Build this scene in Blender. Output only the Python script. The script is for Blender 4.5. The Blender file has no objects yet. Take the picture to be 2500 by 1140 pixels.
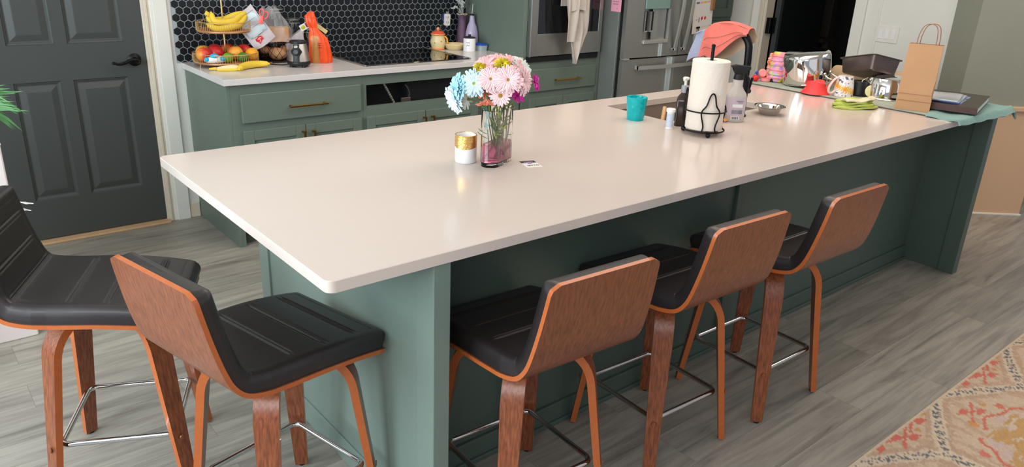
import bpy, bmesh, math, random
from mathutils import Vector, Matrix, Euler
random.seed(7)
PI = math.pi
SC = bpy.context.scene
COL = SC.collection
H = 0.914

# ---------------------------------------------------------------- materials
def lin(c):
    return tuple(((x/12.92) if x <= 0.04045 else ((x+0.055)/1.055)**2.4) for x in [v/255 for v in c]) + (1.0,)

def mat(name, col, rough=0.5, metal=0.0, bump=0.0, bscale=60, var=0.0, vscale=6, spec=0.5, trans=0.0, ior=1.45,
        emit=None, estr=0.0, coat=0.0, alpha=1.0, sheen=0.0, stretch=None):
    m = bpy.data.materials.new(name); m.use_nodes = True
    nt = m.node_tree; b = nt.nodes['Principled BSDF']
    b.inputs['Base Color'].default_value = lin(col)
    b.inputs['Roughness'].default_value = rough
    b.inputs['Metallic'].default_value = metal
    b.inputs['Specular IOR Level'].default_value = spec
    b.inputs['Transmission Weight'].default_value = trans
    b.inputs['IOR'].default_value = ior
    b.inputs['Coat Weight'].default_value = coat
    b.inputs['Alpha'].default_value = alpha
    b.inputs['Sheen Weight'].default_value = sheen
    if emit:
        b.inputs['Emission Color'].default_value = lin(emit); b.inputs['Emission Strength'].default_value = estr
    tc = nt.nodes.new('ShaderNodeTexCoord'); mp = nt.nodes.new('ShaderNodeMapping')
    nt.links.new(tc.outputs['Object'], mp.inputs['Vector'])
    if stretch: mp.inputs['Scale'].default_value = stretch
    if var > 0:
        n = nt.nodes.new('ShaderNodeTexNoise'); n.inputs['Scale'].default_value = vscale; n.inputs['Detail'].default_value = 4
        nt.links.new(mp.outputs[0], n.inputs['Vector'])
        mx = nt.nodes.new('ShaderNodeMix'); mx.data_type = 'RGBA'
        lc = lin(col); 
        mx.inputs[6].default_value = tuple(max(0, x*(1-var)) for x in lc[:3]) + (1,)
        mx.inputs[7].default_value = tuple(min(1, x*(1+var)) for x in lc[:3]) + (1,)
        nt.links.new(n.outputs['Fac'], mx.inputs[0]); nt.links.new(mx.outputs[2], b.inputs['Base Color'])
    if bump > 0:
        n2 = nt.nodes.new('ShaderNodeTexNoise'); n2.inputs['Scale'].default_value = bscale; n2.inputs['Detail'].default_value = 3
        nt.links.new(mp.outputs[0], n2.inputs['Vector'])
        bp = nt.nodes.new('ShaderNodeBump'); bp.inputs['Strength'].default_value = bump; bp.inputs['Distance'].default_value = 0.004
        nt.links.new(n2.outputs['Fac'], bp.inputs['Height']); nt.links.new(bp.outputs[0], b.inputs['Normal'])
    return m

def wood(name, c1, c2, axis='Z', rough=0.35, scale=1.0, coat=0.3, rings=0):
    m = bpy.data.materials.new(name); m.use_nodes = True
    nt = m.node_tree; b = nt.nodes['Principled BSDF']; b.inputs['Roughness'].default_value = rough
    b.inputs['Coat Weight'].default_value = coat; b.inputs['Coat Roughness'].default_value = 0.25
    tc = nt.nodes.new('ShaderNodeTexCoord'); mp = nt.nodes.new('ShaderNodeMapping')
    s = [95*scale if rings else 55*scale]*3; s['XYZ'.index(axis)] = (2.2 if rings else 3.2)*scale; mp.inputs['Scale'].default_value = s
    nt.links.new(tc.outputs['Object'], mp.inputs['Vector'])
    n = nt.nodes.new('ShaderNodeTexNoise'); n.inputs['Scale'].default_value = 1.6; n.inputs['Detail'].default_value = 6; n.inputs['Distortion'].default_value = 0.25 if rings else 0.8
    nt.links.new(mp.outputs[0], n.inputs['Vector'])
    cr = nt.nodes.new('ShaderNodeValToRGB'); cr.color_ramp.elements[0].position = 0.32; cr.color_ramp.elements[1].position = 0.68
    cr.color_ramp.elements[0].color = lin(c1); cr.color_ramp.elements[1].color = lin(c2)
    nt.links.new(n.outputs['Fac'], cr.inputs[0]); nt.links.new(cr.outputs[0], b.inputs['Base Color'])
    return m

def vmat(name, rough=0.6, metal=0.0, bump=0.0, bscale=200, coat=0.0):
    m = mat(name, (200, 200, 200), rough, metal, bump, bscale, coat=coat)
    nt = m.node_tree; a = nt.nodes.new('ShaderNodeAttribute'); a.attribute_name = 'Col'
    nt.links.new(a.outputs['Color'], nt.nodes['Principled BSDF'].inputs['Base Color'])
    return m

def floor_material():
    m = bpy.data.materials.new('grey_vinyl_plank'); m.use_nodes = True
    nt = m.node_tree; L = nt.links.new; b = nt.nodes['Principled BSDF']; b.inputs['Roughness'].default_value = 0.42
    tc = nt.nodes.new('ShaderNodeTexCoord')
    br = nt.nodes.new('ShaderNodeTexBrick'); br.inputs['Scale'].default_value = 1
    br.inputs['Brick Width'].default_value = 1.22; br.inputs['Row Height'].default_value = 0.18; br.offset = 0.37; br.offset_frequency = 2
    br.inputs['Mortar Size'].default_value = 0.0007; br.inputs['Mortar Smooth'].default_value = 0.3
    br.inputs['Color1'].default_value = (0.1, 0.1, 0.1, 1); br.inputs['Color2'].default_value = (0.9, 0.9, 0.9, 1); br.inputs['Mortar'].default_value = (0.45, 0.45, 0.45, 1)
    L(tc.outputs['Object'], br.inputs['Vector'])
    # grain, shifted from plank to plank
    sh = nt.nodes.new('ShaderNodeVectorMath'); sh.operation = 'MULTIPLY_ADD'
    L(br.outputs['Color'], sh.inputs[0]); sh.inputs[1].default_value = (7, 3, 11); L(tc.outputs['Object'], sh.inputs[2])
    mp = nt.nodes.new('ShaderNodeMapping'); mp.inputs['Scale'].default_value = (1.1, 13, 3); L(sh.outputs[0], mp.inputs[0])
    n1 = nt.nodes.new('ShaderNodeTexNoise'); n1.inputs['Scale'].default_value = 1.5; n1.inputs['Detail'].default_value = 8; n1.inputs['Distortion'].default_value = 0.75; n1.inputs['Roughness'].default_value = 0.62
    L(mp.outputs[0], n1.inputs['Vector'])
    cr = nt.nodes.new('ShaderNodeValToRGB'); e = cr.color_ramp.elements
    e[0].position = 0.28; e[0].color = lin((108, 102, 94)); e[1].position = 0.60; e[1].color = lin((162, 155, 144))
    k = e.new(0.42); k.color = lin((140, 134, 125))
    L(n1.outputs['Fac'], cr.inputs[0])
    mp2 = nt.nodes.new('ShaderNodeMapping'); mp2.inputs['Scale'].default_value = (4, 120, 3); L(sh.outputs[0], mp2.inputs[0])
    n2 = nt.nodes.new('ShaderNodeTexNoise'); n2.inputs['Scale'].default_value = 1.2; n2.inputs['Detail'].default_value = 3; L(mp2.outputs[0], n2.inputs['Vector'])
    mr = nt.nodes.new('ShaderNodeMapRange'); mr.inputs[3].default_value = 0.84; mr.inputs[4].default_value = 1.14; L(n2.outputs['Fac'], mr.inputs[0])
    mr2 = nt.nodes.new('ShaderNodeMapRange'); mr2.inputs[3].default_value = 0.84; mr2.inputs[4].default_value = 1.12; L(br.outputs['Color'], mr2.inputs[0])
    v1 = nt.nodes.new('ShaderNodeVectorMath'); v1.operation = 'SCALE'; L(cr.outputs[0], v1.inputs[0]); L(mr.outputs[0], v1.inputs['Scale'])
    v2 = nt.nodes.new('ShaderNodeVectorMath'); v2.operation = 'SCALE'; L(v1.outputs[0], v2.inputs[0]); L(mr2.outputs[0], v2.inputs['Scale'])
    mx = nt.nodes.new('ShaderNodeMix'); mx.data_type = 'RGBA'; L(br.outputs['Fac'], mx.inputs[0]); L(v2.outputs[0], mx.inputs[6]); mx.inputs[7].default_value = lin((104, 100, 94))
    L(mx.outputs[2], b.inputs['Base Color'])
    bp = nt.nodes.new('ShaderNodeBump'); bp.inputs['Strength'].default_value = 0.15; bp.inputs['Distance'].default_value = 0.002
    L(n2.outputs['Fac'], bp.inputs['Height']); L(bp.outputs[0], b.inputs['Normal'])
    return m

M = {}
M['floor'] = floor_material()
M['wall'] = mat('white_wall_paint', (226, 226, 219), 0.6, bump=0.05, bscale=150)
M['greywall'] = mat('grey_wall_paint', (150, 152, 138), 0.55, var=0.06, vscale=1.5)
M['peach'] = mat('beige_panel_paint', (214, 178, 145), 0.5, var=0.05, vscale=3)
M['trim'] = mat('white_trim_paint', (228, 226, 218), 0.4, var=0.02)
M['trimold'] = mat('cream_jamb_paint', (214, 203, 184), 0.45, var=0.05, vscale=20)
M['ceiling'] = mat('ceiling_white', (235, 233, 228), 0.8, bump=0.05)
M['green'] = mat('sage_cabinet_paint', (104, 117, 106), 0.38, var=0.04, vscale=2, bump=0.04, bscale=90)
M['greenshade'] = mat('sage_paint_shaded', (80, 96, 87), 0.4, var=0.05, vscale=2, bump=0.04, bscale=90)  # same sage paint, darker: shade put into the colour
M['greenlit'] = mat('sage_paint_lit', (118, 134, 125), 0.36, var=0.05, vscale=1.5)  # same sage paint, lighter: daylight on the left end put into the colour
M['slabback'] = mat('grey_white_quartz', (214, 208, 204), 0.17, var=0.02, vscale=3, spec=0.4)
M['slab'] = mat('white_quartz', (211, 196, 186), 0.16, var=0.02, vscale=3, spec=0.4)
M['door'] = mat('charcoal_door_paint', (70, 73, 71), 0.4, bump=0.06, bscale=120)
M['blackdoor'] = mat('black_door_paint', (24, 27, 28), 0.4)
M['doorlead'] = mat('dark_door_edge_paint', (52, 58, 58), 0.5)
M['void'] = mat('unlit_room_black', (22, 24, 23), 0.9)  # near-black colour stands in for the darkness of the unlit room
M['darkwood'] = mat('dim_shelf_wood', (72, 66, 58), 0.7)
M['blackmetal'] = mat('black_metal', (22, 22, 23), 0.38, metal=0.6)
M['black'] = mat('matte_black_plastic', (24, 24, 26), 0.45)
M['brass'] = mat('brushed_brass', (176, 132, 66), 0.32, metal=1.0, var=0.08, vscale=40)
M['gold'] = mat('gold_wire', (226, 192, 134), 0.35, metal=0.9)
M['chrome'] = mat('chrome', (215, 215, 215), 0.1, metal=1.0)
M['steel'] = mat('brushed_stainless', (176, 174, 168), 0.36, metal=0.9, bump=0.05, bscale=3, stretch=(300, 300, 2), var=0.05, vscale=2)
M['steelh'] = mat('fridge_handle_steel', (186, 186, 182), 0.35, metal=0.6)
M['fridge'] = mat('fridge_stainless', (160, 160, 154), 0.4, metal=0.75, bump=0.04, bscale=3, stretch=(2, 2, 200))
M['fridgeside'] = mat('fridge_grey_side', (126, 131, 127), 0.5, metal=0.3, bump=0.08, bscale=400)
M['polish'] = mat('polished_steel', (225, 222, 218), 0.05, metal=1.0)
M['sink'] = mat('sink_steel', (160, 146, 134), 0.4, metal=0.5, var=0.1)
M['ovenglass'] = mat('dark_oven_glass', (26, 27, 30), 0.06, spec=0.7)
M['cookglass'] = mat('black_ceramic_glass', (8, 9, 11), 0.04, spec=0.8)
M['grout'] = mat('grey_grout', (158, 167, 171), 0.8)
M['hex'] = mat('black_hex_tile', (20, 25, 31), 0.28, var=0.2, vscale=9, spec=0.5)
M['walnut'] = wood('walnut_veneer', (106, 55, 31), (142, 78, 47), 'Z', 0.36, 1.0, rings=1)
M['walnutleg'] = wood('walnut_leg_veneer', (104, 52, 28), (152, 84, 50), 'Z', 0.33, 1.2, rings=1)
M['plyedge'] = mat('orange_ply_edge', (184, 96, 46), 0.35, var=0.15, vscale=60, coat=0.3)
M['leather'] = mat('black_faux_leather', (36, 29, 30), 0.40, bump=0.08, bscale=500, spec=0.6, coat=0.15)
M['stitch'] = mat('dark_stitching', (60, 54, 54), 0.6)
M['white'] = mat('white_glaze', (238, 238, 238), 0.2)
M['whitepl'] = mat('white_plastic', (232, 228, 222), 0.35)
M['paper'] = mat('paper_towel', (230, 219, 206), 0.95, bump=0.5, bscale=70)
M['kraft'] = mat('kraft_paper', (196, 152, 112), 0.8, var=0.06, vscale=8, bump=0.1, bscale=30)
M['kraftd'] = mat('kraft_twist_cord', (160, 112, 92), 0.8)
M['clear'] = mat('clear_glass', (250, 252, 252), 0.0, trans=1.0, ior=1.45)
M['teal'] = mat('teal_glass', (0, 200, 206), 0.08, trans=0.35, ior=1.4, bump=0.8, bscale=45)
M['pinkwater'] = mat('pink_water', (245, 120, 160), 0.0, trans=0.75, ior=1.33)
M['stem'] = mat('flower_stem_green', (104, 122, 68), 0.6, var=0.2, vscale=40)
M['leaf'] = mat('leaf_green', (138, 150, 84), 0.55, var=0.2, vscale=50)
M['leafteal'] = mat('dyed_teal_leaf', (70, 132, 120), 0.55)
M['palm'] = mat('palm_green', (96, 150, 92), 0.45, var=0.25, vscale=30)
M['disc'] = mat('flower_centre', (170, 140, 52), 0.8, bump=0.8, bscale=400)
def petal(n, c): return mat(n, c, 0.55, var=0.06, vscale=60, sheen=0.2)
M['pblue'] = petal('light_blue_petal', (170, 222, 238)); M['ppale'] = petal('pale_blue_petal', (214, 234, 238))
M['ppink'] = petal('pale_pink_petal', (250, 216, 218)); M['ppink2'] = petal('pink_petal', (250, 190, 192))
M['pwhite'] = petal('white_petal', (226, 234, 228)); M['pmag'] = petal('magenta_petal', (206, 24, 158))
M['pcoral'] = petal('coral_petal', (244, 138, 112)); M['pyel'] = petal('yellow_petal', (214, 198, 30))
M['apple'] = None
M['banana'] = mat('banana_skin', (232, 196, 60), 0.5, var=0.12, vscale=25)
M['bananatip'] = mat('banana_tip', (92, 74, 40), 0.7)
M['peelin'] = mat('banana_peel_inside', (236, 214, 168), 0.7, var=0.06, vscale=40)
M['lime'] = mat('lime_skin', (112, 156, 40), 0.4, var=0.2, vscale=30, bump=0.2, bscale=300)
M['orange'] = mat('orange_skin', (240, 166, 30), 0.4, bump=0.3, bscale=300)
M['potato'] = mat('potato_skin', (190, 142, 102), 0.75, var=0.12, vscale=30, bump=0.3, bscale=80)
M['bread'] = mat('bread_crust', (214, 162, 110), 0.7, var=0.15, vscale=20, bump=0.3, bscale=60)
M['copperwood'] = mat('tray_wood', (176, 112, 78), 0.6, var=0.15, vscale=20)
M['film'] = mat('clear_plastic_film', (228, 228, 232), 0.12, trans=0.0, alpha=0.27, bump=0.8, bscale=25)
M['milky'] = mat('milky_plastic_bag', (228, 218, 222), 0.3, alpha=0.7, bump=0.6, bscale=22)
M['orangebag'] = mat('orange_plastic_bag', (246, 84, 32), 0.3, bump=0.9, bscale=28, var=0.1, vscale=14)
M['amberfilm'] = mat('amber_see_through_film', (206, 140, 74), 0.3, var=0.2, vscale=30)
M['labelpaper'] = mat('pale_blue_label', (206, 220, 226), 0.4)
M['print'] = mat('grey_print', (110, 124, 134), 0.6)
M['ink'] = mat('dark_ink', (40, 42, 54), 0.7)
M['red'] = mat('red_print', (222, 38, 50), 0.5)
M['coralpl'] = mat('coral_plastic', (250, 108, 102), 0.35)
M['creamcer'] = mat('cream_ceramic', (232, 210, 158), 0.2, var=0.05)
M['orangecer'] = mat('orange_ceramic', (232, 158, 92), 0.25)
M['redcer'] = mat('red_orange_ceramic', (226, 92, 62), 0.25)
M['lav'] = mat('lavender_glaze', (176, 168, 196), 0.18)
M['glitter'] = mat('purple_glitter', (112, 88, 110), 0.3, metal=0.5, bump=1.0, bscale=260, var=0.5, vscale=220)
M['dried'] = mat('white_dried_flower', (200, 204, 200), 0.8)
M['bluelid'] = mat('blue_lid', (30, 92, 200), 0.35)
M['frost'] = mat('frosted_plastic', (206, 220, 222), 0.3, trans=0.3)
M['amber'] = mat('dark_amber_plastic', (52, 38, 34), 0.12, spec=0.6, var=0.05)
M['softclear'] = mat('translucent_plastic', (190, 194, 200), 0.25, trans=0.5)
M['lavlabel'] = mat('lavender_label', (206, 190, 204), 0.35)
M['spraybody'] = mat('translucent_white_plastic', (216, 208, 200), 0.3, trans=0.15)
M['cordblk'] = mat('black_cable', (16, 16, 18), 0.5)
M['towelgrey'] = mat('light_grey_linen', (206, 196, 186), 0.9, bump=0.4, bscale=250)
M['tealtowel'] = mat('teal_cotton_towel', (138, 174, 168), 0.95, bump=0.5, bscale=150, var=0.12, vscale=60)
M['matgrey'] = mat('sage_drying_mat', (164, 172, 158), 0.9, bump=0.6, bscale=130, var=0.12, vscale=50)
M['matedge'] = mat('mat_dark_edge', (92, 98, 92), 0.9)
M['lime2'] = mat('lime_green_cloth', (190, 204, 104), 0.9, bump=0.5, bscale=200)
M['creamcloth'] = mat('cream_terry', (232, 222, 190), 0.95, bump=0.6, bscale=300)
M['redsil'] = mat('red_silicone', (240, 66, 66), 0.5)
M['pan'] = mat('dark_nonstick', (104, 92, 88), 0.34, metal=0.6, bump=0.1, bscale=120)
M['beige'] = mat('beige_board', (206, 178, 142), 0.6, var=0.06)
M['book'] = mat('dark_grey_cover', (66, 61, 56), 0.4, bump=0.2, bscale=150)
M['bookspine'] = mat('worn_brown_spine', (82, 54, 48), 0.5, var=0.25, vscale=40)
M['pages'] = mat('white_pages', (226, 232, 220), 0.8, bump=0.5, bscale=400, stretch=(1, 1, 20))
M['coralcloth'] = mat('coral_red_cloth', (220, 112, 100), 0.9, bump=0.5, bscale=220, var=0.12, vscale=35)
M['bluecloth'] = mat('faded_blue_cloth', (148, 154, 176), 0.9, bump=0.5, bscale=220)
M['beigecloth'] = mat('tan_cloth_back', (196, 170, 142), 0.9, bump=0.4, bscale=220)
M['seamcl'] = mat('dark_red_stitch', (130, 92, 84), 0.9)
M['rug'] = vmat('woven_rug', 0.95, bump=0.5, bscale=500)
M['vshiny'] = vmat('painted_glaze', 0.2)
M['vsil'] = vmat('tie_dye_silicone', 0.5)
M['vpaper'] = vmat('printed_paper', 0.6)
M['vapple'] = vmat('apple_skin', 0.3)
M['blue'] = mat('bright_blue_plastic', (30, 80, 200), 0.35)
M['cyan'] = mat('cyan_plastic', (40, 168, 210), 0.35)
M['pinkpl'] = mat('pink_plastic', (244, 150, 150), 0.4)
M['redpl'] = mat('red_plastic', (214, 44, 48), 0.3)
M['orangepl'] = mat('orange_plastic', (240, 96, 50), 0.4)
M['wbrush'] = mat('pale_brush_wood', (204, 160, 112), 0.6)
M['thresh'] = mat('oak_threshold', (196, 160, 122), 0.5, var=0.1, vscale=30)
M['dispteal'] = mat('dispenser_teal_panel', (120, 150, 140), 0.15)
M['pinknote'] = mat('pink_note', (236, 164, 184), 0.8)
M['amberbulb'] = mat('warm_bulb', (255, 214, 160), 0.4, emit=(255, 206, 150), estr=60)

# ---------------------------------------------------------------- object helpers
def thing(name, label, cat, loc=(0, 0, 0), rotz=0.0, group=None):
    o = bpy.data.objects.new(name, None); COL.objects.link(o); o.location = loc; o.rotation_euler = (0, 0, rotz)
    o.empty_display_size = 0.05
    o['label'] = label; o['category'] = cat
    if group: o['group'] = group
    return o

def tag(o, label, cat, group=None):
    o['label'] = label; o['category'] = cat
    if group: o['group'] = group
    return o

def obj(name, bm, m, parent=None, smooth=None, world=False, loc=None):
    """bm -> one mesh object. world=True: bm is in world space and is moved into the parent's frame. smooth = angle in degrees"""
    if world and parent is not None:
        r = parent
        mtx = Matrix.Identity(4)
        chain = []
        while r is not None: chain.append(r); r = r.parent
        for r in reversed(chain):
            mtx = mtx @ Matrix.LocRotScale(r.location, r.rotation_euler.to_quaternion(), r.scale)
        bmesh.ops.transform(bm, matrix=mtx.inverted(), verts=bm.verts)
    bmesh.ops.recalc_face_normals(bm, faces=bm.faces)
    me = bpy.data.meshes.new(name); 
    if smooth is not None:
        for f in bm.faces: f.smooth = True
        a = math.radians(smooth)
        for e in bm.edges:
            e.smooth = not (len(e.link_faces) == 2 and e.calc_face_angle(0) > a)
    bm.to_mesh(me); bm.free()
    for mm in (m if isinstance(m, (list, tuple)) else [m]): me.materials.append(mm)
    o = bpy.data.objects.new(name, me); COL.objects.link(o)
    if parent is not None: o.parent = parent
    if loc is not None: o.location = loc
    return o

def struct(name, bm, m, smooth=None):
    o = obj(name, bm, m, None, smooth); o['kind'] = 'structure'; return o

def B(): return bmesh.new()

def box(bm, x0, x1, y0, y1, z0, z1, bev=0.0, seg=2, mi=0, mtx=None):
    n = B()
    vs = [n.verts.new(p) for p in ((x0,y0,z0),(x1,y0,z0),(x1,y1,z0),(x0,y1,z0),(x0,y0,z1),(x1,y0,z1),(x1,y1,z1),(x0,y1,z1))]
    for f in ((0,3,2,1),(4,5,6,7),(0,1,5,4),(1,2,6,5),(2,3,7,6),(3,0,4,7)): n.faces.new([vs[i] for i in f])
    if bev > 0: bmesh.ops.bevel(n, geom=list(n.edges), offset=bev, segments=seg, affect='EDGES', profile=0.5)
    merge(bm, n, mi, mtx); return bm

def merge(bm, n, mi=0, mtx=None):
    if mtx is not None: bmesh.ops.transform(n, matrix=mtx, verts=n.verts)
    for f in n.faces: f.material_index = mi if mi else f.material_index
    me = bpy.data.meshes.new('tmp'); n.to_mesh(me); n.free(); bm.from_mesh(me); bpy.data.meshes.remove(me)
    return bm

def lathe(bm, prof, seg=32, c=(0,0,0), mi=0, mtx=None, close=False):
    n = B(); rings = []
    for r, z in prof:
        if r < 1e-6: rings.append([n.verts.new((c[0], c[1], c[2]+z))])
        else: rings.append([n.verts.new((c[0]+r*math.cos(2*PI*i/seg), c[1]+r*math.sin(2*PI*i/seg), c[2]+z)) for i in range(seg)])
    for a, b in zip(rings[:-1], rings[1:]):
        for i in range(seg):
            j = (i+1) % seg
            if len(a) == 1 and len(b) == 1: continue
            if len(a) == 1: n.faces.new((a[0], b[i], b[j]))
            elif len(b) == 1: n.faces.new((a[i], a[j], b[0]))
            else: n.faces.new((a[i], a[j], b[j], b[i]))
    merge(bm, n, mi, mtx); return bm

def catmull(pts, k=6, closed=False):
    P = [Vector(p) for p in pts]; n = len(P); out = []
    rng = range(n if closed else n-1)
    for i in rng:
        p0 = P[(i-1) % n] if (closed or i > 0) else P[0]*2-P[1]
        p1 = P[i]; p2 = P[(i+1) % n]
        p3 = P[(i+2) % n] if (closed or i+2 < n) else P[-1]*2-P[-2]
        for j in range(k):
            t = j/k
            out.append(0.5*((2*p1)+(p2-p0)*t+(2*p0-5*p1+4*p2-p3)*t*t+(3*p1-p0-3*p2+p3)*t*t*t))
    if not closed: out.append(P[-1])
    return out

def tube(bm, pts, r, seg=8, closed=False, mi=0, cap=True, mtx=None):
    P = [Vector(p) for p in pts]; n = B(); m = len(P); rings = []
    rr = r if callable(r) else (lambda t: r)
    T0 = (P[1]-P[0]).normalized()
    up = Vector((0,0,1)) if abs(T0.z) < 0.9 else Vector((1,0,0))
    nrm = (up - T0*up.dot(T0)).normalized()
    for i in range(m):
        if closed: T = (P[(i+1) % m]-P[i-1])
        else: T = P[min(i+1, m-1)]-P[max(i-1, 0)]
        T = T.normalized() if T.length > 1e-9 else T0
        nrm = (nrm-T*nrm.dot(T)); nrm = nrm.normalized() if nrm.length > 1e-9 else Vector((1,0,0))
        bn = T.cross(nrm); rad = rr(i/max(1, m-1))
        rings.append([n.verts.new(P[i]+(nrm*math.cos(2*PI*k/seg)+bn*math.sin(2*PI*k/seg))*rad) for k in range(seg)])
    for i in range(m if closed else m-1):
        a = rings[i]; b = rings[(i+1) % m]
        for k in range(seg): n.faces.new((a[k], a[(k+1) % seg], b[(k+1) % seg], b[k]))
    if cap and not closed:
        n.faces.new(rings[0][::-1]); n.faces.new(rings[-1])
    merge(bm, n, mi, mtx); return bm

def grid(bm, fn, nu, nv, mi=0, cu=False, cv=False, mtx=None):
    n = B(); V = [[n.verts.new(fn(i/(nu if cu else nu-1), j/(nv if cv else nv-1))) for j in range(nv)] for i in range(nu)]
    for i in range(nu if cu else nu-1):
        for j in range(nv if cv else nv-1):
            n.faces.new((V[i][j], V[(i+1) % nu][j], V[(i+1) % nu][(j+1) % nv], V[i][(j+1) % nv]))
    merge(bm, n, mi, mtx); return bm

def prism(bm, pts, z0, z1, bev=0.0, mi=0, mtx=None):
    n = B(); lo = [n.verts.new((x, y, z0)) for x, y in pts]; hi = [n.verts.new((x, y, z1)) for x, y in pts]; k = len(pts)
    n.faces.new(lo[::-1]); n.faces.new(hi)
    for i in range(k): n.faces.new((lo[i], lo[(i+1) % k], hi[(i+1) % k], hi[i]))
    if bev > 0:
        es = [e for e in n.edges if abs(e.verts[0].co.z-e.verts[1].co.z) < 1e-6]
        bmesh.ops.bevel(n, geom=es, offset=bev, segments=2, affect='EDGES', profile=0.5)
    merge(bm, n, mi, mtx); return bm

def ball(bm, c, r, sx=1, sy=1, sz=1, seg=16, mi=0, mtx=None):
    n = B(); bmesh.ops.create_uvsphere(n, u_segments=seg, v_segments=max(6, seg//2+2), radius=r)
    for v in n.verts: v.co = Vector((v.co.x*sx+c[0], v.co.y*sy+c[1], v.co.z*sz+c[2]))
    merge(bm, n, mi, mtx); return bm

def rrect(x0, x1, y0, y1, r, k=5):
    out = []
    for cx, cy, a in ((x1-r, y1-r, 0), (x0+r, y1-r, 90), (x0+r, y0+r, 180), (x1-r, y0+r, 270)):
        for i in range(k+1):
            t = math.radians(a+90*i/k); out.append((cx+r*math.cos(t), cy+r*math.sin(t)))
    return out

def loft(bm, rings, capa=True, capb=True, mi=0, mtx=None):
    n = B(); R = [[n.verts.new(p) for p in ring] for ring in rings]; k = len(R[0])
    for a, b in zip(R[:-1], R[1:]):
        for i in range(k): n.faces.new((a[i], a[(i+1) % k], b[(i+1) % k], b[i]))
    if capa: n.faces.new(R[0][::-1])
    if capb: n.faces.new(R[-1])
    merge(bm, n, mi, mtx); return bm

def color(o, fn):
    me = o.data; a = me.color_attributes.new('Col', 'FLOAT_COLOR', 'POINT')
    for i, v in enumerate(me.vertices): a.data[i].color = lin(fn(v.co))
    return o

def frame_mtx(o, u, v):
    """local x -> u, local y -> v, local z -> u x v, at point o"""
    u = Vector(u).normalized(); v = Vector(v); v = (v-u*v.dot(u)).normalized(); w = u.cross(v)
    m = Matrix((u, v, w)).transposed().to_4x4(); m.translation = Vector(o); return m

def scribble(bm, x0, x1, y, h, r=0.0006, z=0.0006, step=None, mtx=None, seed=0):
    rnd = random.Random(seed); step = step or h*0.55; pts = []; x = x0; k = 0
    while x < x1:
        pts.append((x, y+(h*0.5 if k % 2 else -h*0.5)*rnd.uniform(0.4, 1), z)); x += step*rnd.uniform(0.6, 1.2); k += 1
    if len(pts) > 2: tube(bm, catmull(pts, 3), r, 4, mtx=mtx)

def text_bm(s, size):
    cu = bpy.data.curves.new('t', 'FONT'); cu.body = s; cu.size = size; cu.extrude = 0.0003; cu.align_x = 'CENTER'; cu.resolution_u = 2
    o = bpy.data.objects.new('t', cu); COL.objects.link(o)
    dg = bpy.context.evaluated_depsgraph_get(); me = bpy.data.meshes.new_from_object(o.evaluated_get(dg))
    bm = B(); bm.from_mesh(me); bpy.data.meshes.remove(me); bpy.data.objects.remove(o); bpy.data.curves.remove(cu); return bm

# ---------------------------------------------------------------- camera
R_ = [[0.77180225, -0.63461972, 0.0397378], [-0.1973764, -0.29851209, -0.93377357], [0.60445334, 0.71284524, -0.35565126]]
cd = bpy.data.cameras.new('Camera'); cam = bpy.data.objects.new('Camera', cd); COL.objects.link(cam); SC.camera = cam
mm = Matrix((R_[0], [-v for v in R_[1]], [-v for v in R_[2]])).transposed().to_4x4()
mm.translation = Vector((-0.65251481, -1.37204224, 1.60351689)); cam.matrix_world = mm
cd.sensor_width = 36; cd.lens = 1850.73/2500*36; cd.clip_start = 0.05; cd.clip_end = 50

YW = 3.127   # back wall
XR = 5.0     # right wall
# ================================================================ SETTING
struct('floor', box(B(), -3.0, 7.2, -2.6, 4.6, -0.05, 0.0), M['floor'])
struct('ceiling', box(B(), -3.0, 7.2, -2.6, 4.6, 2.7, 2.75), M['ceiling'])
# back wall with a door opening X -0.36..0.50
bm = B(); box(bm, -3.0, -0.34, YW, YW+0.12, 0, 2.7); box(bm, 0.50, XR+0.12, YW, YW+0.12, 0, 2.7); box(bm, -0.34, 0.50, YW, YW+0.12, 2.05, 2.7)
struct('wall_back', bm, M['wall'])
# right wall with doorway Y 1.50..2.25
bm = B(); box(bm, XR, XR+0.12, 2.25, YW, 0, 2.7); box(bm, XR, XR+0.12, 0.62, 1.50, 0, 2.7); box(bm, XR, XR+0.12, 1.50, 2.25, 2.05, 2.7)
struct('wall_right', bm, M['wall'])
# angled wall beyond the island: grey above a ledge, beige below
ang = frame_mtx((4.765, 0.56, 0), (0.764, -0.645, 0), (0, 0, 1))   # local x along wall, y up, z toward +
bm = B(); box(bm, 0, 0.60, 0.73, 2.7, -0.30, -0.012, mtx=ang)
struct('wall_angled', bm, M['greywall'])
bm = B(); box(bm, 0, 0.60, 0.0, 0.715, -0.30, 0.0, 0.004, mtx=ang); struct('wall_angled_base', bm, M['peach'])
bm = B(); box(bm, -0.01, 0.61, 0.715, 0.745, -0.30, 0.018, 0.004, mtx=ang); struct('trim_1', bm, M['peach'])
bm = B(); box(bm, -0.005, 0.605, 0.0, 0.012, -0.30, 0.012, 0.002, mtx=ang); struct('baseboard_angled', bm, M['trim'])
bm = B(); box(bm, XR+0.0, 7.2, 0.50, 0.62, 0, 2.7); struct('wall_far_right', bm, M['greywall'])
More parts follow.
